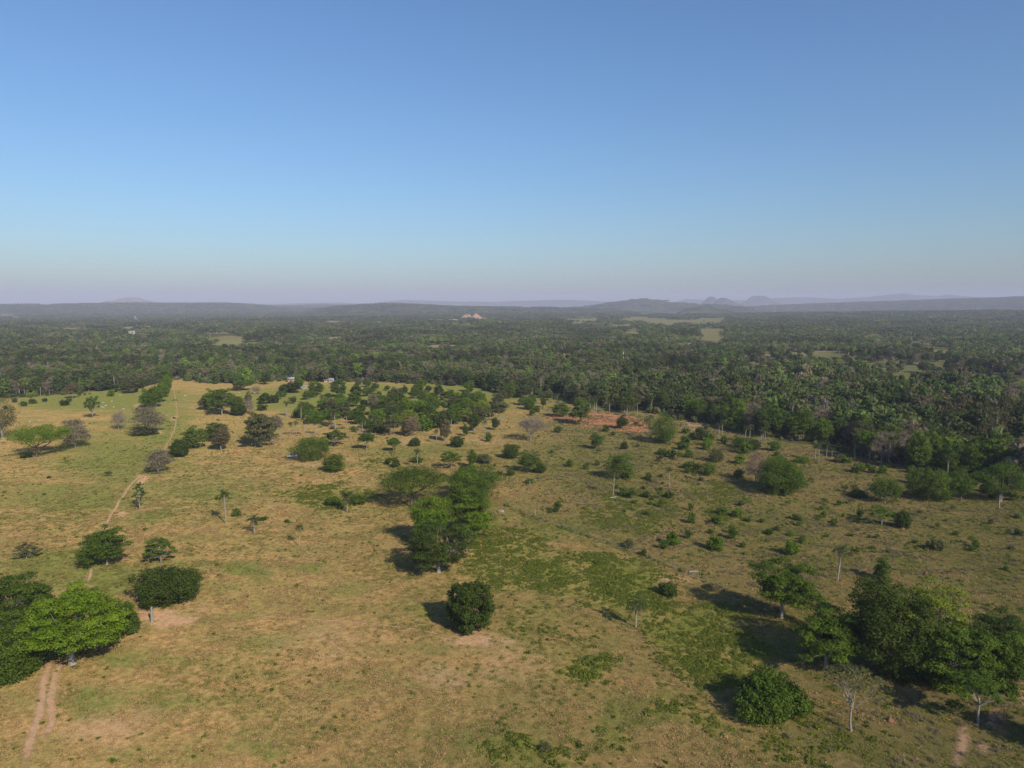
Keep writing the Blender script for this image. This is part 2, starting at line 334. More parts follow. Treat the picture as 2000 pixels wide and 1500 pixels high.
a_lush = lushmask(wx, wy)
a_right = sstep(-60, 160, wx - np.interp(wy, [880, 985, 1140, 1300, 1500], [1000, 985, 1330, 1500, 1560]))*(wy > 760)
gp = gapf(GX, GY)*a_for; fc = np.where(fm > gp, fc, 0.6*np.clip(vnoise(GX/90, GY/90, 4)-.2, 0, 1)); fm = np.maximum(fm, gp*0.9)
for nm, arr in (('m_forest', a_for*(1-fm)), ('m_field', a_for*fm), ('m_fieldtone', fc), ('m_soil', a_soil), ('m_red', a_red), ('m_green', a_green), ('m_lush', a_lush), ('m_right', a_right), ('m_rough', sstep(350, 1150, wx+wob*400)*sstep(760, 900, wy)*(1-a_for)*(1-a_soil)*(1-a_red)*(1-a_lush*.6)*(0.4+0.6*fbm(GX/26, GY/26, 91, 3)/0.5))):  # last mask: light falling off to the right, painted as ground tone
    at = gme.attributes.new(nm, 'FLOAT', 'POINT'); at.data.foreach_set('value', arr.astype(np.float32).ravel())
def ground_material():
    m, t, out = newmat('pasture_ground'); L = t.links
    ge = N(t, 'ShaderNodeNewGeometry'); pos = ge.outputs['Position']
    def noise(sc, det=4, rough=0.6, stretch=None):
        n = N(t, 'ShaderNodeTexNoise'); n.inputs['Scale'].default_value = sc; n.inputs['Detail'].default_value = det; n.inputs['Roughness'].default_value = rough
        if stretch:
            mp = N(t, 'ShaderNodeMapping'); mp.inputs['Scale'].default_value = stretch; mp.inputs['Rotation'].default_value = (0, 0, 0.25); L.new(pos, mp.inputs[0]); L.new(mp.outputs[0], n.inputs['Vector'])
        else: L.new(pos, n.inputs['Vector'])
        return n.outputs['Fac']
    def A(n): return N(t, 'ShaderNodeAttribute', attribute_name=n).outputs['Fac']
    def sm(v, a, b):
        r = N(t, 'ShaderNodeMapRange', interpolation_type='SMOOTHSTEP'); L.new(v, r.inputs[0]); r.inputs[1].default_value = a; r.inputs[2].default_value = b; return r.outputs[0]
    n_big = noise(0.018, 4); n_mid = noise(0.10, 5, 0.65); n_fine = noise(0.9, 5, 0.7); n_micro = noise(4.5, 3, 0.7); n_str = noise(0.05, 4, 0.6, (1, 3.0, 1)); n_half = noise(2.1, 4, 0.75)
    dry = mixc(t, sm(n_fine, 0.32, 0.66), (0.212, 0.130, 0.050), (0.408, 0.248, 0.104))
    dry = mixc(t, mathn(t, 'MULTIPLY', sm(n_mid, 0.5, 0.72), 0.7), dry, (0.37, 0.215, 0.095))
    grn = mixc(t, sm(n_fine, 0.3, 0.7), (0.100, 0.112, 0.028), (0.185, 0.180, 0.050))
    lus = mixc(t, sm(n_fine, 0.3, 0.7), (0.088, 0.112, 0.016), (0.165, 0.178, 0.028))
    g = mathn(t, 'ADD', mathn(t, 'MULTIPLY', n_str, 0.8), mathn(t, 'MULTIPLY', n_mid, 0.5))
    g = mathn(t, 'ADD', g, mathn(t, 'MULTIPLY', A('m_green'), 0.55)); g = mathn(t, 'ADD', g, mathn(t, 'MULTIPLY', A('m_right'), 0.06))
    g = mathn(t, 'ADD', g, mathn(t, 'MULTIPLY', n_big, 0.25))
    c = mixc(t, sm(g, 0.56, 1.06), dry, grn)
    c = mixc(t, mathn(t, 'MULTIPLY', A('m_green'), 0.62), c, mixc(t, sm(n_mid, 0.3, 0.7), grn, lus))
    c = mixc(t, mathn(t, 'MULTIPLY', A('m_lush'), sm(n_mid, 0.25, 0.6)), c, lus)
    # scrubby right-hand pasture: greyer, browner, speckled, and painted darker for the dimmer light on that side
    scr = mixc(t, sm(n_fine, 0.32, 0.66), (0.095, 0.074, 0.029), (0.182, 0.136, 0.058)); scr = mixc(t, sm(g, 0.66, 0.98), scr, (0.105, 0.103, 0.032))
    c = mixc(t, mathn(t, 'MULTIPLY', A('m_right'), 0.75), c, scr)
    so_ = mixc(t, sm(n_fine, 0.3, 0.7), (0.300, 0.175, 0.095), (0.420, 0.265, 0.155))
    sf = mathn(t, 'MULTIPLY', sm(mathn(t, 'ADD', A('m_soil'), mathn(t, 'MULTIPLY', mathn(t, 'SUBTRACT', n_mid, 0.5), 1.1)), 0.05, 1.0), sm(A('m_soil'), 0.0, 0.6))
    c = mixc(t, sf, c, so_)
    rd = mixc(t, n_mid, (0.23, 0.088, 0.045), (0.37, 0.170, 0.092)); c = mixc(t, mathn(t, 'MULTIPLY', A('m_red'), sm(n_mid, 0.12, 0.34)), c, rd)
    frs = mixc(t, n_mid, (0.040, 0.044, 0.018), (0.075, 0.075, 0.032)); c = mixc(t, A('m_forest'), c, frs)
    fld = mixc(t, A('m_fieldtone'), (0.100, 0.112, 0.042), (0.195, 0.160, 0.090)); c = mixc(t, A('m_field'), c, fld)
    c = mixc(t, mathn(t, 'MULTIPLY', sm(n_half, 0.53, 0.66), 0.42), c, mixc(t, A('m_forest'), (0.135, 0.118, 0.048), (0.05, 0.05, 0.02)))
    c = mixc(t, mathn(t, 'MULTIPLY', sm(n_half, 0.46, 0.34), mathn(t, 'MULTIPLY', mathn(t, 'SUBTRACT', 1.0, A('m_forest')), 0.28)), c, (0.40, 0.285, 0.140))
    # small dark weeds, stones and bald spots too small to build
    v = mathn(t, 'ADD', mathn(t, 'MULTIPLY', n_micro, 0.9), 0.55); 
    c = mixc(t, mathn(t, 'MULTIPLY', A('m_rough'), 0.5), c, mixc(t, n_fine, (0.100, 0.083, 0.028), (0.195, 0.147, 0.054)))  # light falloff from left to right painted into the ground colour
    hv = N(t, 'ShaderNodeHueSaturation'); L.new(c, hv.inputs['Color']); L.new(v, hv.inputs['Value'])
    p = N(t, 'ShaderNodeBsdfDiffuse'); p.inputs['Roughness'].default_value = 1.0
    L.new(hv.outputs[0], p.inputs['Color'])
    bu = N(t, 'ShaderNodeBump'); bu.inputs['Strength'].default_value = 0.9; bu.inputs['Distance'].default_value = 0.5
    hh = mathn(t, 'ADD', mathn(t, 'MULTIPLY', n_fine, 0.6), mathn(t, 'MULTIPLY', n_micro, 0.25)); L.new(hh, bu.inputs['Height']); L.new(bu.outputs[0], p.inputs['Normal'])
    L.new(p.outputs[0], out.inputs[0]); return m
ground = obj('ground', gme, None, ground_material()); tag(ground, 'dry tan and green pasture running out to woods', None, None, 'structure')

# tracks and paths: ribbons lying just above the ground with frayed edges
def track_material():
    m, t, out = newmat('track_earth'); L = t.links; ge = N(t, 'ShaderNodeNewGeometry')
    n1 = N(t, 'ShaderNodeTexNoise'); n1.inputs['Scale'].default_value = 1.9; n1.inputs['Detail'].default_value = 6; n1.inputs['Roughness'].default_value = 0.7; L.new(ge.outputs['Position'], n1.inputs['Vector'])
    at = N(t, 'ShaderNodeAttribute', attribute_name='tone')
    r = ramp(t, [(0.3, (0.31, 0.185, 0.108)), (0.7, (0.42, 0.275, 0.170))]); L.new(n1.outputs['Fac'], r.inputs[0])
    d = N(t, 'ShaderNodeBsdfDiffuse'); d.inputs['Roughness'].default_value = 1.0; L.new(r.outputs[0], d.inputs['Color'])
    tr = N(t, 'ShaderNodeBsdfTransparent'); mx = N(t, 'ShaderNodeMixShader')
    e = mathn(t, 'ADD', at.outputs['Fac'], mathn(t, 'MULTIPLY', mathn(t, 'SUBTRACT', n1.outputs['Fac'], 0.5), 1.6))
    mr = N(t, 'ShaderNodeMapRange', interpolation_type='SMOOTHSTEP'); L.new(e, mr.inputs[0]); mr.inputs[1].default_value = 0.15; mr.inputs[2].default_value = 1.0
    L.new(mathn(t, 'MULTIPLY', mr.outputs[0], 0.85), mx.inputs[0]); L.new(tr.outputs[0], mx.inputs[1]); L.new(d.outputs[0], mx.inputs[2]); L.new(mx.outputs[0], out.inputs[0]); return m
TRK = track_material()
def ribbon(name, pts, hw, k):
    P = np.array([px2g(*p)[0] for p in pts]); d = np.concatenate([[0], np.cumsum(np.hypot(*np.diff(P[:, :2], axis=0).T))])
    n = max(8, int(d[-1]/1.2)); s = np.linspace(0, d[-1], n)
    X = np.interp(s, d, P[:, 0]); Y = np.interp(s, d, P[:, 1]); 
    ker = np.ones(9)/9; Xp = np.pad(X, 4, 'edge'); Yp = np.pad(Y, 4, 'edge'); X = np.convolve(Xp, ker, 'valid'); Y = np.convolve(Yp, ker, 'valid')
    wv = (vnoise(s/7, s*0+k*3, 5)-0.5)*0.8; X = X+wv
    T = np.stack([np.gradient(X), np.gradient(Y)], 1); T /= np.linalg.norm(T, axis=1)[:, None]+1e-9; Nn = np.stack([T[:, 1], -T[:, 0]], 1)
    us = np.array([-2.2, -1.0, -0.35, 0.35, 1.0, 2.2]); tone = np.array([-0.3, 0.6, 1, 1, 0.6, -0.3])
    VX = X[:, None]+Nn[:, 0:1]*us*hw; VY = Y[:, None]+Nn[:, 1:2]*us*hw; VZ = gz(VX, VY)+0.035+0.006*k
    fade = np.minimum(1, np.minimum(np.arange(n), np.arange(n)[::-1])/5.0)[:, None]
    i = np.arange(n-1)[:, None]*6; j = np.arange(5)[None, :]
    b = MB(); b.add(np.stack([VX, VY, VZ], -1).reshape(-1, 3), np.stack([i+j, i+j+1, i+j+7, i+j+6], -1).reshape(-1, 4), (tone[None, :]*(0.3+0.7*fade)).ravel())
    return tag(obj(name, b.mesh(name), None, TRK), None, None, None, 'structure')
for k, (nm, _, pts, hw) in enumerate(TRACKS): ribbon(nm, pts, hw, k)

# ------------------------------------------------------------------ far hills
def hill_material():
    m, t, out = newmat('hill_forest'); L = t.links; ge = N(t, 'ShaderNodeNewGeometry')
    n1 = N(t, 'ShaderNodeTexNoise'); n1.inputs['Scale'].default_value = 0.012; n1.inputs['Detail'].default_value = 6; n1.inputs['Roughness'].default_value = 0.7; L.new(ge.outputs['Position'], n1.inputs['Vector'])
    n2 = N(t, 'ShaderNodeTexNoise'); n2.inputs['Scale'].default_value = 0.0022; n2.inputs['Detail'].default_value = 4; L.new(ge.outputs['Position'], n2.inputs['Vector'])
    r = ramp(t, [(0.34, (0.022, 0.034, 0.012)), (0.5, (0.060, 0.078, 0.028)), (0.66, (0.135, 0.135, 0.062))]); L.new(n1.outputs['Fac'], r.inputs[0])
    r2 = ramp(t, [(0.62, (0, 0, 0)), (0.70, (1, 1, 1))]); L.new(n2.outputs['Fac'], r2.inputs[0])
    c = mixc(t, mathn(t, 'MULTIPLY', r2.outputs[0], 0.5), r.outputs[0], (0.17, 0.17, 0.075))
    d = N(t, 'ShaderNodeBsdfDiffuse'); L.new(c, d.inputs['Color'])
    bu = N(t, 'ShaderNodeBump'); bu.inputs['Strength'].default_value = 1.0; bu.inputs['Distance'].default_value = 25; L.new(n1.outputs['Fac'], bu.inputs['Height']); L.new(bu.outputs[0], d.inputs['Normal'])
    L.new(d.outputs[0], out.inputs[0]); return m
HILLM = hill_material()
ROCKM = plain('cliff_rock', (0.24, 0.19, 0.15), 0.95, 0.3, 0, 0.01)
HILLS = [ # name, distance, radial half depth, outline [(x, y)...]
    ('hill_ridge', 7200, 1500, [(-700, 594), (-300, 591), (0, 593), (120, 592.5), (250, 591), (330, 591.5), (430, 590.5), (480, 592.5), (520, 596), (600, 600), (660, 605)]),
    ('table_mountain', 11500, 500, [(180, 596), (205, 590), (222, 588), (232, 585), (245, 583.5), (262, 583.2), (274, 584), (283, 587), (300, 590), (330, 594), (350, 597)]),
    ('hill_ridge', 14500, 900, [(420, 598), (520, 594), (600, 592), (660, 591), (720, 594), (800, 598)]),
    ('hill_ridge', 9000, 900, [(470, 600), (560, 596), (620, 594.5), (700, 594.5), (760, 598), (800, 602)]),
    ('hill_ridge', 5200, 900, [(600, 604), (660, 597), (715, 593), (770, 591.5), (830, 593.5), (900, 596.5), (1000, 597.5), (1100, 598), (1180, 599), (1260, 606)]),
    ('hill_ridge', 14500, 900, [(650, 598), (740, 590.5), (790, 586), (830, 587), (880, 589), (960, 589.5), (1000, 588), (1050, 587), (1095, 585.5), (1140, 586.5), (1180, 589), (1260, 591), (1360, 598)]),
    ('hill_ridge', 6600, 700, [(1100, 603), (1150, 595), (1185, 589), (1215, 585.5), (1258, 582.2), (1285, 583.5), (1305, 588), (1350, 591), (1400, 594), (1470, 600)]),
    ('round_hill', 10500, 300, [(1365, 596), (1376, 587), (1384, 580.5), (1390, 579.5), (1396, 581.5), (1404, 588), (1414, 596)]),
    ('round_hill', 9600, 350, [(1388, 597), (1398, 587), (1408, 582.2), (1416, 582), (1426, 586), (1440, 592), (1452, 597)]),
    ('round_hill', 12500, 350, [(1435, 596), (1458, 588), (1464, 581), (1474, 578.8), (1492, 579.2), (1500, 582), (1508, 587), (1530, 596)]),
    ('wooded_mound', 4700, 260, [(1318, 608), (1336, 601), (1352, 596.5), (1372, 594.5), (1388, 595), (1402, 599), (1418, 604), (1440, 609)]),
    ('hill_ridge', 15500, 900, [(1290, 596), (1340, 584.5), (1380, 586), (1450, 587), (1520, 583), (1570, 581.8), (1640, 585), (1690, 581.5), (1740, 578), (1765, 576.4), (1790, 579), (1830, 580.5), (1852, 577.5), (1880, 581), (1930, 584), (2100, 590), (2300, 598)]),
    ('hill_ridge', 8200, 1500, [(1380, 602), (1500, 594), (1600, 590.5), (1700, 588), (1800, 585), (1900, 582.5), (2000, 580), (2150, 577), (2400, 580), (2900, 590)]),
    ('hill_ridge', 3900, 700, [(860, 618), (920, 611), (1000, 609.5), (1150, 609), (1300, 609), (1450, 609.5), (1600, 607), (1750, 605), (1900, 604), (2050, 602), (2300, 603), (2800, 612)]),
]
HF = []
for hn, hr, hw_, prof in HILLS:
    xs = np.array([p[0] for p in prof], float); ys = np.array([p[1] for p in prof], float)
    def zt(a, hr=hr, xs=xs, ys=ys):
        x = 1000+FPX*np.tan(a)/math.cos(PITCH); y = np.interp(x, xs, ys, 640, 640)
        return CAM_H+(595-y)*hr/FPX*np.cos(a)**0 - (10 if hr < 9000 else 0)
    a0 = math.atan((xs[0]-1000)/FPX); a1 = math.atan((xs[-1]-1000)/FPX)
    HF.append((hr, hw_, zt, a0, a1))
    flat_ = 0.35 if 'table' in hn else 0.8
    def hs(x_, y_, hr=hr, hw_=hw_, zt=zt, a0=a0, a1=a1, flat_=flat_):
        R0 = np.hypot(x_, y_); A0 = np.arctan2(x_, y_); TT = (R0-hr)/hw_; base = gz(x_, y_)-6; wd_ = (a1-a0)*0.03
        sh = np.clip(np.cos(np.clip(TT, -1, 1)*math.pi/2), 0, 1)**flat_; edge = np.clip(np.minimum(A0-a0, a1-A0)/wd_, 0, 1)
        return base+(zt(A0)-base)*sh*edge*(1+0.10*(fbm(x_/260, y_/260, 71, 4)-0.5))
    HF[-1] = HF[-1]+(hs,)
    n = int(max(24, min(420, (xs[-1]-xs[0])/3))); aa = np.linspace(a0, a1, n); tt = np.linspace(-1, 1, 41)
    AA, TT = np.meshgrid(aa, tt); RR = hr+TT*hw_; x_, y_ = RR*np.sin(AA), RR*np.cos(AA); Z = hs(x_, y_)
    mbh = MB(); i = np.arange(40)[:, None]*n; j = np.arange(n-1)[None, :]
    mbh.add(np.stack([x_, y_, Z], -1).reshape(-1, 3), np.stack([i+j, i+j+1, i+n+j+1, i+n+j], -1).reshape(-1, 4))
    tag(obj(hn, mbh.mesh(hn, smooth=True), None, HILLM if 'table' not in hn else ROCKM), None, None, None, 'structure')
def hill_z(x, y):
    r = np.hypot(x, y); a = np.arctan2(x, y); z = gz(x, y)
    for hr, hw_, zt, a0, a1, hs in HF: z = np.where((np.abs(r-hr) < hw_) & (a > a0) & (a < a1), np.maximum(z, hs(x, y)), z)
    return z

# ------------------------------------------------------------------ tree builders (each returns a trunk MB and a crown MB, base at the origin)
def curve(p0, p1, bend, n=5):
    t = np.linspace(0, 1, n)[:, None]; m = (np.asarray(p0)+np.asarray(p1))/2+np.asarray(bend)
    return (1-t)**2*np.asarray(p0)+2*t*(1-t)*m+t*t*np.asarray(p1)
def unit(rng, n):
    v = rng.normal(size=(n, 3)); return v/np.linalg.norm(v, axis=1)[:, None]
STY = {  # crown bottom, cluster count, cluster radius (of half width), flatness, shell, openness, fork height, tier pull
 'spread':   dict(zb=0.10, n=64, cr=0.20, fl=0.50, sh=(0.60, 1.05), fork=0.26, under=0.25),
 'umbrella': dict(zb=0.36, n=60, cr=0.20, fl=0.50, sh=(0.45, 1.0), fork=0.34, under=0.2),
 'round':    dict(zb=0.02, n=72, cr=0.205, fl=0.85, sh=(0.74, 0.97), fork=0.22, under=0.9),
 'oval':     dict(zb=0.16, n=56, cr=0.26, fl=0.78, sh=(0.55, 1.0), fork=0.28, under=0.6),
 'airy':     dict(zb=0.28, n=34, cr=0.17, fl=0.50, sh=(0.50, 1.05), fork=0.24, under=0.3),
 'flat':     dict(zb=0.62, n=34, cr=0.19, fl=0.34, sh=(0.2, 1.05), fork=0.48, under=0.1),
 'bush':     dict(zb=0.00, n=24, cr=0.32, fl=0.85, sh=(0.45, 0.95), fork=0.10, under=0.9)}
def leafy(style, w, h, seed, nleaf, leaf, trunk_r=None, lean=0.0, tone_clump=0.5, asym=0.12, sides=6, twig=None, wild=0.9, zb=None):
    rng = np.random.RandomState(seed); P = STY[style]; rx = w/2; T = MB(); C = MB()
    n = P['n']; zb = h*(P['zb'] if zb is None else zb); zc = zb+(h-zb)*(0.40 if style != 'flat' else 0.25); up = h-zc; dn = zc-zb
    d = unit(rng, n*3); d = d[d[:, 2] > (-0.85 if P['under'] > 0.5 else -0.35)][:n]; n = len(d)
    # spread directions evenly-ish by repulsion so that the outline has lobes and gaps
    for _ in range(6):
        df = d[:, None]-d[None]; dist = (df**2).sum(-1)+1e-3; d = d+0.03*(df/dist[..., None]**1.5).sum(1)/n*6; d /= np.linalg.norm(d, axis=1)[:, None]
    rad = rng.uniform(*P['sh'], n)*(1+rng.normal(0, asym, n)*0.6); cr = rx*P['cr']*rng.uniform(0.7, 1.35, n)
    na_ = 0.62 if style in ('bush', 'round') else 0.60
    rad = rad*(0.96-na_/2+na_*vnoise(d[:, 0]*1.9+seed*0.37+50, d[:, 1]*1.9+d[:, 2]*2.4+50, seed % 97)+rng.normal(0, .03, n))
    c = d*rad[:, None]; az_ = np.arctan2(d[:, 1], d[:, 0]); lob = 1+asym*np.sin(az_*2+rng.uniform(0, 6))+asym*0.7*np.sin(az_*3+rng.uniform(0, 6))
    cs = np.stack([c[:, 0]*(rx-cr*0.7)*lob, c[:, 1]*(rx-cr*0.7)*lob, zc+np.where(c[:, 2] > 0, c[:, 2]*np.maximum(up-cr*P['fl']*0.7, up*0.3), c[:, 2]*dn)], 1)
    if style == 'flat':
        q = np.hypot(cs[:, 0], cs[:, 1])/rx; cs[:, 2] = zb+(h-zb)*(0.92-0.75*q**2.2)+rng.normal(0, 0.05, n)*(h-zb)-cr*P['fl']*0.4
    for ax in (0, 1):
        lo_, hi_ = np.min(cs[:, ax]-cr*1.1), np.max(cs[:, ax]+cr*1.1); cs[:, ax] = (cs[:, ax]-(lo_+hi_)/2)*(w-2.2*cr.mean())/max(hi_-lo_-2.2*cr.mean(), 1e-6)
    tp_ = np.max(cs[:, 2]+cr*P['fl']*1.0); cs[:, 2] *= h/tp_
    cs[:, 2] = np.maximum(cs[:, 2], cr*P['fl']*0.75)
    cs[:, 0] += lean*cs[:, 2]
    fk = np.array([lean*h*P['fork']*0.7, 0, h*P['fork']]); tr = (trunk_r or max(0.05, 0.026*h+0.008*w))*0.72
    if style != 'bush':
        T.tube(curve((0, 0, -0.25), fk, rng.normal(0, 0.03*h, 3)*[1, 1, 0], 6), np.array([1.5, 1.12, 1.0, 0.94, 0.9, 0.85])*tr, sides+1)
    k = {'round': 5, 'bush': 4}.get(style, 6); order = np.argsort(np.arctan2(cs[:, 1]-0, cs[:, 0])); groups = np.array_split(order, k)
    for g in groups:
        if not len(g): continue
        m = cs[g].mean(0); e = fk+(m-fk)*0.8; e[2] -= 0.06*h
        if style in ('umbrella', 'flat', 'airy'): bend = (m-fk)*[0.18, 0.18, -0.05]+rng.normal(0, 0.04*w, 3)
        else: bend = rng.normal(0, 0.05*w, 3)
        st = fk*[1, 1, rng.uniform(0.8, 1.0)]
        cv = curve(st, e, bend, 6); T.tube(cv, np.linspace(0.62, 0.26, 6)*tr, sides-1)
        for i in g:
            s0 = cv[rng.randint(2, 6)]; tip = cs[i]-[0, 0, cr[i]*P['fl']*0.25]
            T.tube(curve(s0, tip, rng.normal(0, 0.03*w, 3), 4), np.linspace(0.24, 0.07, 4)*tr, 4)
    if twig: leaf = 1.0
    A = cr**2*(0.6+0.4*rng.rand(n)); cnt = np.maximum(6, (nleaf*A/A.sum()).astype(int))
    for i in range(n):
        m = cnt[i]; u = unit(rng, int(m*1.6)); keep = (u[:, 2] > -0.25) | (rng.rand(len(u)) < P['under']); u = u[keep][:m]; m = len(u)
        r = 0.45+0.6*rng.rand(m)**0.7; R = np.array([cr[i], cr[i], cr[i]*P['fl']])*(1+0.25*np.sin(u[:, [1, 2, 0]]*5+i))
        p = cs[i]+u*r[:, None]*R; nn = u/np.array([1, 1, P['fl']])+unit(rng, m)*wild+[0, 0, 0.35]
        if style == 'round' or style == 'bush': p[:, 2] = np.maximum(p[:, 2], 0.05+0.1*rng.rand(m))
        lz = leaf*rng.uniform(0.6, 1.4, m); tone = np.clip(tone_clump*rng.rand()+(1-tone_clump)*rng.rand(m), 0, 1)
        if twig:
            al = u*0.8+unit(rng, m)*0.7+[0, 0, .3]; C.quads(p, unit(rng, m), twig[0]*rng.uniform(.5, 1.3, m), twig[1], tone, rng, along=al)
        else: C.quads(p, nn, lz*1.35, lz*0.8, tone, rng)
    return T, C
def bare(w, h, seed, umbrella=False, leafy_frac=0.0, fine=1.0):
    """leafless crown of branching limbs; the fine twigs make up the crown"""
    rng = np.random.RandomState(seed); T = MB(); C = MB(); tips = []; rx = w/2; tr = 0.03*h+0.008*w
    segs = []
    def grow(p, d, L, r, dep):
        d = d/np.linalg.norm(d); e = p+d*L; b = rng.normal(0, 0.08*L, 3); cv = curve(p, e, b, 4)
        segs.append((cv, r, dep))
        if dep == 5: tips.append((e, d)); return
        kk = 3 if dep < 2 else (2 if rng.rand() < 0.45 else 3)
        for q in range(kk):
            nd = d+rng.normal(0, 0.55 if dep else 0.7, 3)*np.array([1, 1, 0.7])+np.array([0, 0, 0.10 if not umbrella else 0.02])
            if umbrella and dep >= 2: nd[2] *= 0.55
            st = cv[2] if (q == kk-1 and dep > 0) else e
            grow(st, nd, L*rng.uniform(0.60, 0.86), r*0.58, dep+1)
    grow(np.array([0, 0, -0.2]), np.array([rng.normal(0, .06), rng.normal(0, .06), 1]), 0.28, 1.0, 0)
    allp = np.concatenate([s[0] for s in segs]); sx = rx/np.percentile(np.hypot(allp[:, 0], allp[:, 1]), 97); sz = h/np.percentile(allp[:, 2], 99.5)
    sc = np.array([sx, sx, sz])
    for cv, r, dep in segs:
        rr_ = max(r*tr, 0.018)
        (T if dep < 3 else C).tube(cv*sc, np.linspace(1.0, 0.6, 4)*rr_, 6 if dep < 2 else (4 if dep < 3 else 3), tone=rng.rand())
    tp = np.array([t[0] for t in tips])*sc; td = np.array([t[1] for t in tips]); m = int(len(tp)*9*fine)
    ix = rng.randint(0, len(tp), m); dirs = td[ix]*0.7+unit(rng, m)*0.8; dirs /= np.linalg.norm(dirs, axis=1)[:, None]
    L = rng.uniform(0.04, 0.10, m)*w*0.8; p = tp[ix]+dirs*L[:, None]*0.5
    C.quads(p, unit(rng, m), L, 0.05, rng.rand(m), rng, along=dirs)
    Lf = MB()
    if leafy_frac > 0:
        m = int(len(tp)*12*leafy_frac); ix = rng.randint(0, len(tp), m); sel = vnoise(tp[ix, 0]/w*5, tp[ix, 2]/w*5, seed) > 0.45; ix = ix[sel]; m = len(ix)
        Lf.quads(tp[ix]+rng.normal(0, 0.035*w, (m, 3)), unit(rng, m)+[0, 0, .5], 0.42, 0.28, rng.rand(m), rng)
    return T, C, Lf
def palm(h, cr, seed, droop=0.9, nf=24, lean=0.05):
    rng = np.random.RandomState(seed); T = MB(); C = MB(); D = MB(); hs = h-cr*0.75
    top = np.array([rng.normal(0, lean)*h, rng.normal(0, lean)*h, hs]); tr = 0.16+0.004*h
    T.tube(curve((0, 0, -0.2), top, rng.normal(0, 0.02*h, 3)*[1, 1, 0], 7), np.array([1.25, 1.0, 1.05, 1.1, 1.05, 0.95, 0.8])*tr, 8)
    def frond(B, elev, azm, L, dr, tone):
        n = 8; t = np.linspace(0, 1, n); hd = np.array([math.cos(azm), math.sin(azm)])
        a = elev-dr*1.9*t; dx = np.cumsum(np.cos(a))*L/n; dz = np.cumsum(np.sin(a))*L/n
        p = np.stack([top[0]+hd[0]*dx, top[1]+hd[1]*dx, top[2]+dz], 1); B.tube(p[::2], np.linspace(0.035, 0.012, 4), 3, tone=tone)
        m = 30; tt = rng.uniform(0.12, 1.0, m); q = np.stack([np.interp(tt, t, p[:, i]) for i in range(3)], 1); side = np.where(rng.rand(m) < 0.5, -1, 1)
        sd_ = np.stack([-hd[1]*side, hd[0]*side, np.zeros(m)], 1); al = sd_*0.85+np.array([hd[0], hd[1], 0])*0.5+np.stack([np.zeros(m), np.zeros(m), rng.uniform(-0.6, 0.25, m)], 1)
        al /= np.linalg.norm(al, axis=1)[:, None]; LL = L*0.30*(1-0.55*np.abs(tt-0.45)*1.6)*rng.uniform(0.8, 1.15, m)
        B.quads(q+al*LL[:, None]*0.5, unit(rng, m)*0.5+[0, 0, 1], LL, 0.10+0.02*cr, np.clip(tone+rng.normal(0, .15, m), 0, 1), rng, along=al)
    for i in range(nf): frond(C, rng.uniform(-0.1, 1.45), i*2.399+rng.normal(0, .2), cr*rng.uniform(0.85, 1.15), droop*rng.uniform(0.75, 1.2), rng.rand())
    for i in range(7): frond(D, rng.uniform(-0.9, -0.3), rng.uniform(0, 6.28), cr*rng.uniform(0.5, 0.75), 0.6, rng.rand())
    return T, C, D
def joined(parts, name, mats):
    b = MB()
    for (p, mi) in parts:
        for V, F, T in zip(p.V, p.F, p.T): pass
        if p.V:
            V = np.concatenate(p.V); F = np.concatenate(p.F); T = np.concatenate(p.T); b.V.append(V); b.F.append(F+b.n); b.T.append(T); b.M.append(np.full(len(F), mi, np.int32)); b.n += len(V)
    return b.mesh(name, mats)

# library of shared meshes: native width and height, then scaled to each tree
LIB = {}
def lib(key, w, h, T, parts):
    LIB.setdefault(key, []).append((w, h, T.mesh(key+'_trunk', [BARK['brown']], True) if T.V else None, [(nm, b.mesh(key+'_'+nm, [m])) for nm, b, m in parts if b.V]))
for s in range(3):
    T, C = leafy('umbrella', 15, 10, 100+s, 7000, 0.40); lib('umbrella', 15, 10, T, [('crown', C, LEAF['lime'])])
    T, C = leafy('flat', 10, 8, 800+s, 2200, 0.40); lib('flat', 10, 8, T, [('crown', C, LEAF['mid'])])
    T, C = leafy('oval', 9, 11, 300+s, 6000, 0.38); lib('oval', 9, 11, T, [('crown', C, LEAF['mid'])])
    T, C = leafy('airy', 9, 7, 400+s, 2000, 0.36); lib('airy', 9, 7, T, [('crown', C, LEAF['mid'])])
    T, C = leafy('round', 10, 8, 500+s, 8500, 0.34); lib('round', 10, 8, T, [('crown', C, LEAF['dark'])])
    T, C = leafy('umbrella' if s == 1 else 'spread', 11, 9, 600+s, 3600, 0.4, 0.3, twig=(1.15, 0.055)); lib('bare', 11, 9, T, [('crown', C, LEAF['grey'])])
    _, Lf = leafy('umbrella' if s == 1 else 'spread', 11, 9, 600+s, 1100, 0.34); lib('halfbare', 11, 9, T, [('crown', C, LEAF['grey']), ('foliage', Lf, LEAF['olive'])])
    T, C, D = palm(9.0, 2.5, 700+s); lib('palm', 5.2, 9.0, T, [('crown', C, LEAF['palm']), ('dead_fronds', D, LEAF['deadpalm'])])
    T, C, D = palm(5.5, 2.6, 750+s, 0.75, 26, 0.03); lib('shortpalm', 5.2, 5.5, T, [('crown', C, LEAF['palm']), ('dead_fronds', D, LEAF['deadpalm'])])
for s in range(4):
    T, C = leafy('spread', 12, 9.5, 200+s, 6500, 0.38); lib('spread', 12, 9.5, T, [('crown', C, LEAF['mid'])])
    T, C = leafy('bush', 3.6, 3.0, 900+s, 1100, 0.27); lib('bush', 3.6, 3.0, T, [('crown', C, LEAF['mid'])])
for s in range(2):
    T, C, Lf = bare(10, 18, 650+s, False, 0.9); lib('tallpale', 10, 18, T, [('crown', C, LEAF['brown']), ('foliage', Lf, LEAF['brown'])])

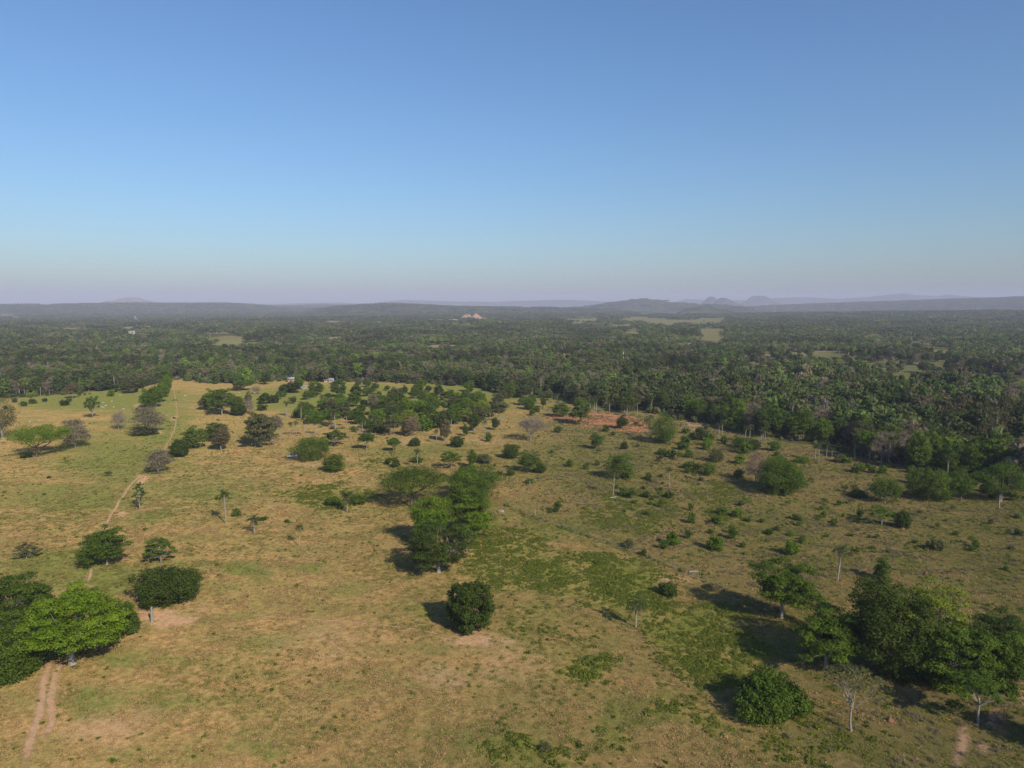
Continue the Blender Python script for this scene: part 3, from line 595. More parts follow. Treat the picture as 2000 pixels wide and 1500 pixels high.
GROUNDED = {'round', 'bush'}
def solve(kind, x, y, wpx, hpx, pos_only=False):
    """photo box -> place on the ground, width, height in metres"""
    p, t = px2g(x, y); wd = wpx*t/FPX; view = Vector((p.x, p.y)).normalized(); D = math.hypot(p.x, p.y); dep = math.atan2(CAM_H, D); sn, cs = math.sin(dep), math.cos(dep)
    app = hpx*t/FPX
    if kind in GROUNDED:
        r = wd/2; p = Vector((p.x+view.x*r*0.75, p.y+view.y*r*0.75, 0)); app = max(app-r*0.75*sn, app*0.35); t *= 1+r*0.75/D; wd *= 1+0.5*r/D
    p.z = float(gz(p.x, p.y))
    r = wd/2*0.8; lo, hi = 0.2, 60.0
    if 'palm' in kind: return p, wd, app/cs*0.98
    for _ in range(40):
        H = (lo+hi)/2; kz = 0.42 if kind in GROUNDED else 0.60; e = kz*H*cs+math.sqrt(((1-kz)*H*cs)**2+(r*sn)**2)*0.94
        if e < app: lo = H
        else: hi = H
    return p, wd, max(H, 0.25*wd*0.8, 0.3)
def put(name, kind, p, wd, H, leafc, barkc, label, cat, group=None, seed=0, lx=None, crown_off=False):
    lw, lh, tm, parts = LIB[kind][seed % len(LIB[kind])] if lx is None else lx
    rng = random.Random(seed*7+3)
    o = empty(name, (p.x, p.y, p.z), rng.uniform(0, 6.28) if lx is None else 0.0, (wd/lw, wd/lw, H/lh)); tag(o, label, cat, group)
    if 'palm' in kind: o.scale = (max(wd/lw, H/lh*0.7),)*2+(H/lh,)
    if tm is not None: obj('trunk', tm, o, BARK[barkc])
    for nm, me in parts:
        m = None
        if nm == 'crown' and leafc: m = LEAF.get(leafc, None) or FOREST
        if nm == 'foliage' and kind == 'halfbare': m = LEAF['olive' if leafc != 'pink' else 'brown']
        obj(nm, me, o, m)
    return o
NSEED = [0]
CATN = {'palm': 'palm_tree', 'shortpalm': 'palm_tree', 'bush': 'bush', 'bare': 'bare_tree', 'halfbare': 'bare_tree'}
CATW = {'palm_tree': 'palm tree', 'bush': 'bush', 'bare_tree': 'tree', 'tree': 'tree'}
def plant(kind, x, y, wpx, hpx, leafc, barkc, label, group=None, hero=0, seed=None, name=None, trunk_r=None, asym=0.12, lean=0.0, zb=None):
    NSEED[0] += 1; sd_ = seed if seed is not None else NSEED[0]
    p, wd, H = solve(kind, x, y, wpx, hpx); nm = name or CATN.get(kind, 'tree'); lx = None
    if hero:
        T, C = leafy(kind, wd, H, 5000+sd_, int(hero*2.2), 0.245, trunk_r, asym=asym, lean=lean, zb=zb)
        lx = (wd, H, T.mesh('trunk', [BARK[barkc]], True) if T.V else None, [('crown', C.mesh('crown', [LEAF[leafc]]))])
    return put(nm, kind, p, wd, H, leafc, barkc, label, CATW.get(nm, nm.replace('_', ' ')), group, sd_, lx)

# ------------------------------------------------------------------ trees, one by one
# foreground left
plant('spread', 142, 1297, 208, 152, 'lime', 'pale', 'big bright lime-green spreading tree with pale trunk at the head of the dirt track', hero=17000, trunk_r=0.75, asym=0.10, zb=0.20)
plant('spread', 22, 1232, 150, 104, 'mid', 'pale', 'deep green tree with several pale stems behind the lime-green tree', hero=9000)
plant('round', 5, 1345, 175, 125, 'mid', 'brown', 'dense dark green rounded tree left of the dirt track, cut by the picture edge', hero=13000)
plant('round', 232, 1252, 92, 72, 'mid', 'brown', 'dark green tree tucked behind the right side of the lime-green tree', hero=6000)
plant('round', 326, 1197, 136, 97, 'dark', 'brown', 'dense olive-dark rounded tree beside the standing dead stump', hero=14000, asym=0.18)
plant('spread', 208, 1104, 106, 74, 'mid', 'pale', 'wide green tree with pale limbs showing through, beside the narrow footpath', hero=6500)
plant('airy', 314, 1100, 64, 48, 'mid', 'grey', 'small open-crowned tree just above the dense rounded tree', hero=2200)
plant('airy', 52, 1092, 50, 33, 'olive', 'grey', 'thin straggly shrub in the left pasture')
# centre foreground and the clump beside the fence
plant('round', 918, 1247, 104, 106, 'dark', 'brown', 'lone round dark green tree with a black shadow to its left', hero=14000)
plant('umbrella', 806, 990, 156, 82, 'mid', 'brown', 'wide-crowned tree with forked dark trunk at the back left of the central clump', hero=8000, trunk_r=0.5)
plant('umbrella', 940, 978, 150, 70, 'mid', 'brown', 'flat-topped green tree at the back right of the central clump', hero=8000)
plant('oval', 912, 1046, 98, 130, 'mid', 'brown', 'tallest deep green tree in the middle of the central clump', hero=9000)
plant('oval', 842, 1066, 92, 100, 'bright', 'brown', 'bright green tree on the left side of the central clump', hero=8000)
plant('spread', 926, 1056, 104, 88, 'bright', 'brown', 'bright green bushy tree on the right side of the central clump', hero=8000)
plant('spread', 856, 1118, 134, 100, 'dark', 'pale', 'nearest tree of the central clump, grey-green with pale trunk', hero=9000, trunk_r=0.55)
plant('airy', 912, 1078, 60, 50, 'mid', 'pale', 'small pale-stemmed tree at the right foot of the central clump')
# right foreground
plant('spread', 1526, 1207, 136, 112, 'mid', 'pale', 'layered green tree with pale trunk between the weed patch and the scrubby pasture', hero=9500, asym=0.2, zb=0.18)
plant('spread', 1613, 1306, 150, 114, 'mid', 'pale', 'green tree with pale trunk just left of the huge dark tree', hero=9500, asym=0.18, zb=0.18)
plant('round', 1500, 1416, 160, 108, 'mid', 'brown', 'dome-shaped green tree reaching the ground, nearest of the right-hand trees', hero=13000)
plant('flat', 1663, 1428, 134, 112, 'olive', 'pale', 'slim pale tree forking in a Y under a thin flat crown', hero=750, trunk_r=0.2)
plant('oval', 1742, 1322, 165, 178, 'dark', 'brown', 'huge dark green tree, left half of the big thicket', hero=12000, trunk_r=0.6)
plant('spread', 1815, 1312, 160, 172, 'yellow', 'grey', 'yellow-green tree with grey bare limbs rising out of the big thicket', hero=5200, trunk_r=0.6)
plant('spread', 1880, 1346, 190, 120, 'mid', 'grey', 'broad green tree at the lower right of the big thicket', hero=11000)
plant('oval', 1966, 1346, 120, 108, 'mid', 'pale', 'green tree with thin pale stem at the right picture edge', hero=7500)
plant('flat', 1911, 1413, 122, 86, 'mid', 'pale', 'slender pale-stemmed tree leaning over the red footpath', hero=2600, trunk_r=0.22)
plant('spread', 1945, 1300, 140, 100, 'dark', 'grey', 'dark tree filling the back of the big thicket towards the picture edge', hero=6000)
plant('airy', 1741, 1326, 44, 46, 'yellow', 'grey', 'yellow-green sapling at the foot of the big thicket')
plant('bush', 1765, 1338, 90, 52, 'dark', 'brown', 'dark bush skirting the left foot of the big thicket', hero=2600)
plant('bush', 1850, 1352, 100, 52, 'mid', 'brown', 'green bush skirting the middle foot of the big thicket', hero=2600)
plant('bush', 1935, 1356, 90, 46, 'mid', 'brown', 'green bush skirting the right foot of the big thicket', hero=2600)
plant('airy', 1866, 1396, 40, 30, 'dark', 'grey', 'small sparse bush left of the slender leaning tree')
plant('spread', 2085, 1470, 120, 110, 'mid', 'grey', 'tree just beyond the right picture edge throwing its shadow in')
# left middle distance
plant('oval', 7, 858, 74, 84, 'dark', 'pale', 'tall dark tree with leaning pale trunk at the left picture edge', hero=4000, lean=-0.12)
plant('umbrella', 72, 893, 116, 64, 'lime', 'brown', 'flat-topped lime-green tree spread like an umbrella', hero=8000)
plant('bush', 50, 896, 26, 15, 'dark', 'brown', 'dark bush at the foot of the umbrella-shaped lime tree')
plant('halfbare', 147, 874, 70, 56, 'grey', 'pale', 'half-leafless grey tree right of the umbrella-shaped lime tree')
plant('airy', 181, 817, 30, 49, 'mid', 'pale', 'small green tree on a thin pale trunk in the left pasture')
plant('umbrella', 142, 779, 30, 31, 'brown', 'grey', 'brownish flat-topped tree near the left woods')
plant('bush', 128, 793, 22, 14, 'dark', 'brown', 'low dark bush in the left pasture before the woods')
plant('spread', 255, 768, 42, 33, 'olive', 'grey', 'olive-green tree standing free before the left woods')
for k, (x, y, a, b) in enumerate([(288, 797, 32, 32), (305, 796, 36, 36), (315, 786, 30, 36), (322, 776, 26, 32), (329, 765, 22, 28), (326, 756, 26, 32)]):
    plant('oval', x, y, a, b+6, 'bright' if k % 2 == 0 else 'mid', 'brown', 'green tree in the short row along the grassy lane, ' + ['nearest on the left', 'nearest on the right', 'third from the front', 'fourth from the front', 'second from the back', 'at the far end'][k], 'tree row along the lane')
plant('bare', 231, 839, 38, 38, 'grey', 'pale', 'grey leafless tree left of the bigger grey tree by the lane')
plant('halfbare', 288, 845, 74, 52, 'grey', 'grey', 'large grey half-bare tree beside the lane')
plant('bush', 282, 852, 62, 16, 'olive', 'grey', 'wide low scrub under the large grey tree by the lane')
plant('halfbare', 309, 924, 68, 50, 'grey', 'pale', 'thin-leaved pale tree above the patch of bare red earth')
plant('spread', 382, 875, 54, 42, 'mid', 'pale', 'green spreading tree with short pale trunk right of the lane')
plant('round', 350, 895, 44, 38, 'dark', 'brown', 'dark round bushy tree right of the lane')
plant('airy', 273, 996, 26, 54, 'mid', 'pale', 'slim upright tree beside the bend of the footpath', hero=1200)
plant('bush', 96, 935, 9, 6, 'dark', 'brown', 'tiny dark bush alone in the left pasture')
plant('airy', 211, 931, 17, 12, 'olive', 'grey', 'tiny bare-stemmed sapling left of the footpath junction')
plant('bush', 86, 968, 9, 5, 'mid', 'brown', 'tiny green tuft of bush in the left pasture')
plant('bush', 340, 818, 7, 4, 'dark', 'brown', 'tiny dark bush on the lane')
# trees along the back of the pasture, left of centre
plant('spread', 435, 811, 58, 52, 'mid', 'pale', 'green tree with pale trunk behind the two-toned tree pair')
plant('spread', 414, 802, 40, 44, 'lime', 'brown', 'lime-green crown behind the pale-trunked tree')
plant('oval', 400, 801, 28, 30, 'brown', 'grey', 'small brownish tree beside the lime-green crown')
plant('round', 466, 813, 34, 27, 'dark', 'brown', 'dark bushy tree right of the pale-trunked tree')
plant('bare', 488, 809, 28, 32, 'grey', 'grey', 'grey leafless tree between two dark bushes')
plant('bush', 513, 803, 24, 16, 'mid', 'brown', 'green bush right of the grey leafless tree')
plant('oval', 432, 880, 40, 50, 'brown', 'pale', 'brownish-leaved tree standing before a greener one')
plant('spread', 424, 862, 46, 42, 'mid', 'brown', 'green tree close behind the brownish-leaved tree')
plant('spread', 508, 873, 76, 66, 'olive', 'pale', 'big olive-grey tree with two palm stems at its side')
plant('halfbare', 532, 866, 56, 56, 'grey', 'grey', 'half-bare right side companion of the big olive-grey tree')
plant('round', 606, 904, 86, 54, 'mid', 'brown', 'broad bushy green tree shading the parked car', hero=6500)
plant('round', 652, 925, 49, 40, 'mid', 'brown', 'round green tree just right of the tree over the parked car', hero=3500)
plant('airy', 655, 873, 58, 36, 'mid', 'grey', 'low many-stemmed open tree at the edge of the scrub')
plant('umbrella', 716, 879, 36, 35, 'mid', 'pale', 'small flat-topped tree on a single pale trunk')
plant('umbrella', 769, 882, 32, 28, 'mid', 'pale', 'small flat-topped tree with its own shadow to the left')
plant('umbrella', 652, 812, 68, 36, 'bright', 'brown', 'flat bright green crown over the scrub with a dark hollow below')
plant('round', 558, 768, 28, 18, 'dark', 'brown', 'dark rounded tree in front of the pink-walled house')
plant('spread', 578, 767, 38, 24, 'dark', 'brown', 'low dark tree just right of the pink-walled house')
plant('spread', 618, 772, 38, 30, 'mid', 'brown', 'spreading tree between the house and the long shed')
plant('spread', 662, 776, 36, 40, 'mid', 'pale', 'tall tree in front of the long shed')
plant('oval', 696, 773, 22, 22, 'dark', 'brown', 'small dark tree right of the long shed')
plant('spread', 733, 763, 22, 16, 'mid', 'brown', 'small tree at the back of the upper pasture')
plant('oval', 791, 769, 14, 18, 'mid', 'brown', 'small upright tree on the upper pasture, left of two')
plant('round', 814, 772, 28, 22, 'mid', 'brown', 'rounded tree on the upper pasture, right of two')
plant('umbrella', 476, 762, 44, 20, 'bright', 'brown', 'yellowish flat-topped tree before the woods')
plant('bare', 502, 770, 26, 18, 'grey', 'grey', 'small grey leafless tree before the pink-walled house')
plant('spread', 516, 789, 30, 22, 'dark', 'brown', 'dark tree on the slope below the pink-walled house, left of two')
plant('round', 534, 788, 24, 17, 'dark', 'brown', 'dark tree on the slope below the pink-walled house, right of two')
plant('oval', 485, 790, 16, 26, 'olive', 'pale', 'thin olive tree beside the dark pair below the house')
plant('halfbare', 730, 795, 26, 24, 'grey', 'grey', 'greyish open tree behind the scrub strip')
plant('spread', 768, 798, 30, 28, 'mid', 'grey', 'green open tree behind the scrub strip')
# centre middle distance
plant('bare', 1037, 862, 74, 48, 'grey', 'grey', 'wide grey leafless tree shaped like an umbrella', seed=1)
plant('spread', 1134, 829, 50, 52, 'mid', 'pale', 'green tree standing at the edge of the red earth patch')
plant('spread', 1095, 814, 38, 30, 'mid', 'grey', 'smaller tree left of the one at the red earth patch')
plant('bush', 1090, 846, 18, 15, 'mid', 'brown', 'round bush right of the grey umbrella-shaped tree')
plant('round', 998, 898, 41, 33, 'dark', 'brown', 'dark round tree with a black shadow below the grey umbrella-shaped tree', hero=2600)
plant('spread', 1034, 922, 50, 44, 'mid', 'brown', 'green spreading tree right of the dark round tree', hero=3000)
plant('round', 1055, 925, 29, 20, 'dark', 'brown', 'dark bush at the right foot of the spreading tree')
plant('spread', 1165, 877, 30, 32, 'mid', 'grey', 'small leaning tree below the red earth patch')
plant('bush', 1183, 844, 15, 15, 'dark', 'brown', 'small dark bush just below the red earth patch')
plant('bush', 1198, 852, 12, 10, 'mid', 'brown', 'tiny bush below the red earth patch')
plant('oval', 868, 862, 28, 44, 'brown', 'grey', 'tall brown-leaved tree in the scrub strip')
plant('bush', 836, 828, 58, 26, 'yellow', 'brown', 'yellow-green sprawling shrub in the scrub strip')
plant('halfbare', 805, 852, 34, 42, 'pink', 'grey', 'pinkish-brown half-bare tree in the scrub strip')
plant('round', 893, 875, 32, 24, 'dark', 'brown', 'dark bush on bare ground at the foot of the scrub strip')
plant('round', 810, 873, 24, 18, 'dark', 'brown', 'small dark bush left of the pale palm on the pasture')
plant('bush', 955, 864, 18, 20, 'mid', 'brown', 'upright bush left of the grey umbrella-shaped tree')
plant('oval', 967, 840, 18, 26, 'dark', 'brown', 'narrow dark tree behind the grey umbrella-shaped tree')
plant('oval', 926, 842, 30, 36, 'dark', 'pale', 'dark drooping tree in the palm scrub')
plant('oval', 909, 852, 13, 26, 'mid', 'brown', 'small cone-shaped tree in the palm scrub')
plant('airy', 882, 916, 50, 34, 'mid', 'grey', 'feathery low tree behind the central clump')
plant('oval', 922, 914, 24, 36, 'mid', 'brown', 'ragged upright tree behind the central clump')
plant('bush', 946, 908, 40, 22, 'olive', 'brown', 'olive scrub thicket behind the central clump')
plant('bush', 905, 928, 22, 22, 'mid', 'brown', 'green bush right behind the central clump')
plant('bush', 813, 906, 32, 15, 'mid', 'brown', 'low bush around the foot of a pale palm')
for k, (x, y, a, b, l) in enumerate([(853, 771, 12, 9, 'tiny shrub alone on the upper pasture, leftmost of the row'), (870, 776, 20, 12, 'open shrub on the upper pasture right of the leftmost one'),
        (921, 765, 8, 7, 'tiny round bush in the middle of the upper pasture'), (951, 764, 15, 17, 'small upright tree at the far edge of the upper pasture'), (987, 779, 9, 8, 'tiny dark bush at the right end of the upper pasture'),
        (1014, 776, 10, 9, 'tiny dark bush near the woods at the right end of the upper pasture')]):
    plant('bush' if k not in (1, 3) else 'airy', x, y, a, b, 'mid' if k % 2 else 'dark', 'brown', l)
plant('round', 1035, 801, 26, 26, 'mid', 'brown', 'bushy tree left of the palms behind the red earth patch')
plant('oval', 1062, 796, 14, 22, 'dark', 'brown', 'narrow dark tree among the young palms')
plant('round', 1047, 806, 16, 13, 'mid', 'brown', 'low bush among the young palms')
plant('oval', 1215, 837, 28, 28, 'dark', 'brown', 'dark tree standing on the red earth')
plant('bush', 1243, 830, 10, 8, 'olive', 'brown', 'tiny bush standing on the red earth')
# right middle distance
plant('round', 1294, 870, 66, 68, 'mid', 'brown', 'tall dense green tree right of the red earth patch', hero=6000)
plant('round', 1527, 972, 102, 80, 'mid', 'brown', 'giant dome-shaped dark green tree beside the pinkish bare tree', hero=14000)
plant('bare', 1476, 943, 52, 58, 'pink', 'pale', 'pinkish-brown bare tree left of the giant dome-shaped tree')
plant('spread', 1210, 936, 68, 50, 'mid', 'brown', 'loose green tree behind a thick palm', hero=3500)
plant('bush', 1225, 938, 28, 24, 'mid', 'brown', 'green bush at the right of the thick palm')
BUSHES = [
 (1219, 879, 17, 16, 'dark', 'dark bush left of two below the tall dense tree'), (1246, 874, 9, 8, 'mid', 'small bush right of two below the tall dense tree'),
 (1294, 890, 26, 14, 'mid', 'left half of the low bush row below the tall dense tree'), (1314, 896, 26, 18, 'mid', 'right half of the low bush row below the tall dense tree'),
 (1345, 895, 22, 15, 'mid', 'green bush right of the low bush row'), (1368, 862, 26, 26, 'dark', 'tall dark bush at the edge of the right-hand woods'),
 (1380, 880, 22, 20, 'bright', 'bright bush in the gap before the right-hand woods'), (1396, 905, 34, 28, 'olive', 'olive and green thicket in the scrubby pasture'),
 (1344, 917, 26, 15, 'mid', 'flat bush left of the leaning bush pair'), (1362, 920, 22, 14, 'dark', 'dark bush between flat bush and leaning bush'),
 (1384, 932, 36, 28, 'mid', 'leaning bush with a long shadow in the scrubby pasture'), (1415, 868, 17, 11, 'dark', 'low dark bush before the palm clump'),
 (1450, 884, 62, 32, 'dark', 'wide dark thicket at the foot of the palms'), (1447, 908, 26, 20, 'bright', 'bright green bush above the pinkish bare tree'),
 (1443, 936, 22, 20, 'dark', 'shadowed bush left of the pinkish bare tree'), (1567, 906, 34, 12, 'mid', 'low bush row behind the giant dome-shaped tree'),
 (1267, 939, 15, 15, 'mid', 'round bush left of a lone pale palm'), (1262, 974, 19, 14, 'dark', 'dark bush in the middle of the scrubby pasture'),
 (1224, 972, 32, 18, 'mid', 'spreading bush with dead branches, right of the tall pale palm'), (1308, 975, 24, 15, 'dark', 'dark bush below the lone pale palm'),
 (1290, 992, 11, 16, 'mid', 'thin upright bush below the lone pale palm'), (1263, 1008, 17, 10, 'mid', 'low bush on the weedy slope'),
 (1350, 999, 12, 17, 'bright', 'small upright bush with a long thin shadow'), (1350, 1024, 19, 22, 'mid', 'leggy bush with a dark shadow beside it'),
 (1401, 1026, 18, 18, 'mid', 'round bush in the green weeds, left of three'), (1412, 1008, 26, 17, 'mid', 'bush in the green weeds, middle of three'),
 (1440, 1012, 26, 19, 'bright', 'bright bush in the green weeds, right of three'), (1487, 1022, 13, 9, 'mid', 'small bush right of the green weeds'),
 (1389, 1044, 15, 10, 'mid', 'low bush with a dark streak of shadow'), (1345, 1054, 17, 18, 'mid', 'bush on thin stems beside the dense bush pair'),
 (1314, 1068, 29, 26, 'bright', 'dense bright bush, right of a pair'), (1295, 1075, 21, 18, 'mid', 'duller bush, left of a pair'),
 (1396, 1078, 33, 30, 'bright', 'dense bright bush with a dark shadow, alone in the pasture'), (1432, 1056, 22, 24, 'mid', 'narrow bush standing beside a red termite mound'),
 (1451, 1071, 12, 13, 'mid', 'sapling right of the dense bright bush'), (1545, 1088, 32, 30, 'bright', 'dense yellow-green bush above the layered tree'),
 (1555, 1017, 19, 13, 'mid', 'bush with long shadow beside a red termite mound'), (1228, 1073, 22, 20, 'olive', 'ragged bush at the fence line'),
 (1258, 1087, 12, 16, 'mid', 'thin sapling right of the ragged fence bush'), (1566, 1122, 23, 18, 'mid', 'bush right above the layered tree'),
 (1566, 1062, 13, 12, 'mid', 'thin sapling above the dense yellow-green bush'), (1305, 1168, 38, 26, 'dark', 'low dark bush in the middle of the weed patch'),
 (1725, 1136, 36, 40, 'mid', 'upright bushy tree with long shadow behind the big thicket'), (1680, 1012, 15, 17, 'dark', 'dark bush at the left end of the short tree row'),
 (1826, 1077, 32, 22, 'olive', 'reddish-based bush in the right pasture'), (1905, 1071, 18, 16, 'mid', 'leaning bush with long shadow in the right pasture'),
 (1990, 1048, 19, 15, 'mid', 'round bush at the right picture edge'), (1702, 1074, 17, 8, 'mid', 'flat little bush right of the shaggy palm'),
 (1675, 974, 38, 17, 'dark', 'dark low scrub left of the wooded corner'), (1089, 1002, 19, 22, 'dark', 'dark upright bush beyond the fence'),
 (1076, 1003, 11, 9, 'mid', 'small bush left of the dark upright bush'), (1065, 1472, 26, 18, 'olive', 'pale ragged bush in the nearest weed patch'),
 (462, 1010, 21, 15, 'mid', 'low bush right of the tall thin palm'), (424, 977, 10, 7, 'mid', 'small bush behind the tall thin palm'), (515, 1018, 22, 9, 'mid', 'flat bush right of the small shaggy palm'),
 (651, 990, 34, 20, 'mid', 'green bush left of the thick-trunked palm'), (700, 987, 32, 20, 'mid', 'green bush right of the thick-trunked palm'),
 (560, 1022, 14, 7, 'mid', 'little bush behind the withered palm'), (1608, 1012, 12, 14, 'mid', 'thin sapling right of the giant dome-shaped tree'),
 (1712, 895, 12, 10, 'mid', 'tiny bush before the dark palms'), (1640, 905, 26, 16, 'olive', 'olive bush before the right-hand woods'), (1775, 912, 18, 14, 'mid', 'green bush between the two dark palms'),
 (1240, 985, 12, 9, 'mid', 'small bush under the spreading dead-branched one')]
for k, (x, y, a, b, c, l) in enumerate(BUSHES): plant('bush', x, y, a*1.06, b*1.12, c, 'brown', l, 'bushes scattered over the pastures', hero=1500 if a >= 28 else 0)
plant('airy', 1722, 1026, 54, 38, 'bright', 'pale', 'airy light green tree in the middle of the short tree row')
plant('round', 1763, 1034, 36, 38, 'dark', 'brown', 'dark dense tree at the right end of the short tree row')
plant('oval', 1728, 982, 60, 48, 'mid', 'grey', 'smaller tree left of the wooded corner', hero=3200)
plant('round', 1812, 984, 86, 76, 'mid', 'brown', 'big green tree at the left of the wooded corner', hero=7500)
plant('oval', 1876, 978, 68, 62, 'mid', 'brown', 'green tree in the middle of the wooded corner', hero=4500)
plant('oval', 1952, 980, 98, 80, 'mid', 'pale', 'broad green tree with white trunk at the right of the wooded corner', hero=6500)
plant('oval', 2010, 975, 60, 60, 'dark', 'brown', 'dark tree closing the wooded corner at the picture edge')
plant('spread', 1898, 924, 82, 52, 'bright', 'brown', 'sunlit bright green tree behind the wooded corner', hero=4500)
plant('round', 1850, 930, 60, 40, 'dark', 'brown', 'dark tree left of the sunlit bright green tree')
plant('tallpale', 1944, 898, 56, 112, 'brown', 'bleached', 'very tall tree with bare white trunk and thin brown crown')
plant('tallpale', 1895, 862, 50, 84, 'brown', 'bleached', 'tall white-trunked tree left of the very tall one', seed=1)
plant('tallpale', 1979, 860, 46, 92, 'brown', 'bleached', 'tall white-trunked tree right of the very tall one')
plant('halfbare', 1990, 912, 40, 45, 'grey', 'grey', 'thin grey tree at the right picture edge before the woods')
# palms
PALMS = [
 ('palm', 441, 1022, 20, 70, 'tall thin palm alone in the left pasture'), ('shortpalm', 497, 1043, 24, 42, 'small shaggy palm right of the tall thin palm'),
 ('palm', 584, 1067, 22, 46, 'withered thin palm with few fronds'), ('shortpalm', 678, 1001, 30, 46, 'thick-trunked palm between two green bushes'),
 ('shortpalm', 1242, 1225, 38, 64, 'shaggy palm standing in the weed patch'), ('palm', 1635, 1134, 44, 76, 'palm with broad dark head in the scrubby pasture'),
 ('palm', 815, 914, 17, 40, 'pale palm on the pasture behind the central clump'), ('palm', 1307, 950, 18, 40, 'lone pale palm in the scrubby pasture'),
 ('palm', 1197, 967, 22, 56, 'tall pale palm in front of the loose green tree'), ('shortpalm', 1205, 934, 24, 46, 'thick palm against the loose green tree'),
 ('palm', 492, 873, 16, 44, 'palm stem left of the big olive-grey tree, nearer one'), ('palm', 498, 871, 16, 40, 'palm stem at the big olive-grey tree, farther one'), ('palm', 549, 860, 14, 38, 'palm right of the half-bare companion tree'),
 ('palm', 567, 852, 14, 30, 'palm in the row before the scrub strip, first from the left'), ('palm', 580, 851, 14, 32, 'palm in the row before the scrub strip, second from the left'), ('palm', 594, 853, 14, 40, 'palm in the row before the scrub strip, third from the left'),
 ('palm', 615, 850, 14, 30, 'palm in the row before the scrub strip, fourth from the left'), ('palm', 624, 850, 16, 34, 'palm in the row before the scrub strip, rightmost'),
 ('palm', 559, 814, 14, 34, 'palm at the upper left corner of the scrub strip'), ('palm', 570, 816, 16, 44, 'tall palm at the upper left corner of the scrub strip'), ('palm', 588, 823, 15, 42, 'tall palm left of the flat bright crown'),
 ('palm', 655, 839, 16, 42, 'right palm of the pair below the flat bright crown'), ('palm', 647, 836, 16, 38, 'left palm of the pair below the flat bright crown'), ('palm', 682, 813, 14, 34, 'palm rising right of the flat bright crown'),
 ('palm', 702, 848, 12, 30, 'first palm of the tight group of four in the scrub strip'), ('palm', 705, 849, 12, 32, 'second palm of the tight group of four in the scrub strip'), ('palm', 709, 847, 12, 34, 'third palm of the tight group of four in the scrub strip'), ('palm', 713, 845, 12, 32, 'fourth palm of the tight group of four in the scrub strip'),
 ('palm', 888, 826, 13, 30, 'palm left of the drooping dark tree'), ('palm', 958, 818, 14, 24, 'palm on open ground behind the grey umbrella-shaped tree, left of two'), ('palm', 977, 824, 14, 26, 'palm on open ground behind the grey umbrella-shaped tree, right of two'),
 ('palm', 972, 852, 15, 34, 'palm just left of the grey umbrella-shaped tree'), ('palm', 948, 853, 15, 38, 'palm right of the drooping dark tree'), ('palm', 853, 866, 10, 30, 'short-headed palm on the bare ground'),
 ('palm', 1143, 783, 12, 28, 'palm at the wood edge behind the red earth, left of three'), ('palm', 1154, 782, 12, 36, 'palm at the wood edge behind the red earth, middle of three'), ('palm', 1164, 809, 13, 40, 'palm at the wood edge behind the red earth, right of three'),
 ('palm', 1040, 774, 12, 26, 'palm at the wood edge above the young palms'), ('palm', 1220, 806, 13, 32, 'palm behind the tree on the red earth'), ('palm', 1245, 812, 14, 36, 'palm behind the right end of the red earth'), ('palm', 1272, 806, 14, 36, 'palm behind the tall dense tree'),
 ('palm', 1262, 856, 15, 44, 'pale palm at the left side of the tall dense tree'), ('palm', 1398, 823, 18, 50, 'tall palm against the right-hand woods'),
 ('palm', 1410, 848, 15, 30, 'palm in the clump before the woods, leftmost'), ('palm', 1463, 864, 17, 38, 'palm in the clump before the woods, nearest'), ('palm', 1480, 846, 14, 32, 'palm in the clump before the woods, farthest back'),
 ('palm', 1494, 856, 15, 36, 'palm in the clump before the woods, rightmost'), ('palm', 1487, 870, 14, 34, 'short palm in the clump before the woods'),
 ('palm', 1736, 908, 22, 62, 'dark-headed palm before the right-hand woods, left of three'), ('palm', 1794, 910, 22, 64, 'dark-headed palm before the right-hand woods, middle of three'), ('palm', 1837, 898, 20, 52, 'dark-headed palm before the right-hand woods, right of three'),
 ('palm', 1592, 898, 16, 34, 'palm at the wood edge right of the giant dome-shaped tree'), ('palm', 1625, 895, 13, 22, 'short palm at the wood edge before the olive bush'),
 ('palm', 225, 762, 14, 42, 'tall palm at the edge of the left woods'), ('palm', 79, 774, 11, 26, 'palm at the edge of the far left woods, rightmost of a bunch'), ('palm', 48, 775, 11, 26, 'palm at the edge of the far left woods, middle of a bunch'), ('palm', 39, 775, 11, 24, 'palm at the edge of the far left woods, leftmost of a bunch'),
 ('palm', 1058, 790, 10, 20, 'young palm behind the bare strip, first'), ('palm', 1078, 788, 10, 20, 'young palm behind the bare strip, second'), ('palm', 1088, 787, 10, 20, 'young palm behind the bare strip, third')]
for k, (kd, x, y, a, b, l) in enumerate(PALMS): plant(kd, x, y, a, b, 'palm', 'palm', l, 'palms standing in the pastures')
def scatter_px(n, poly, mind, seed, ok=lambda x, y: True):
    r = random.Random(seed); xs = [p[0] for p in poly]; ys = [p[1] for p in poly]; out_ = []; tries = 0
    while len(out_) < n and tries < 20000:
        tries += 1; x, y = r.uniform(min(xs), max(xs)), r.uniform(min(ys), max(ys))
        if inpoly(np.array([x]), np.array([y]), poly)[0] and ok(x, y) and all(math.hypot(x-a, (y-b)*2.2) > mind for a, b in out_): out_.append((x, y))
    return out_
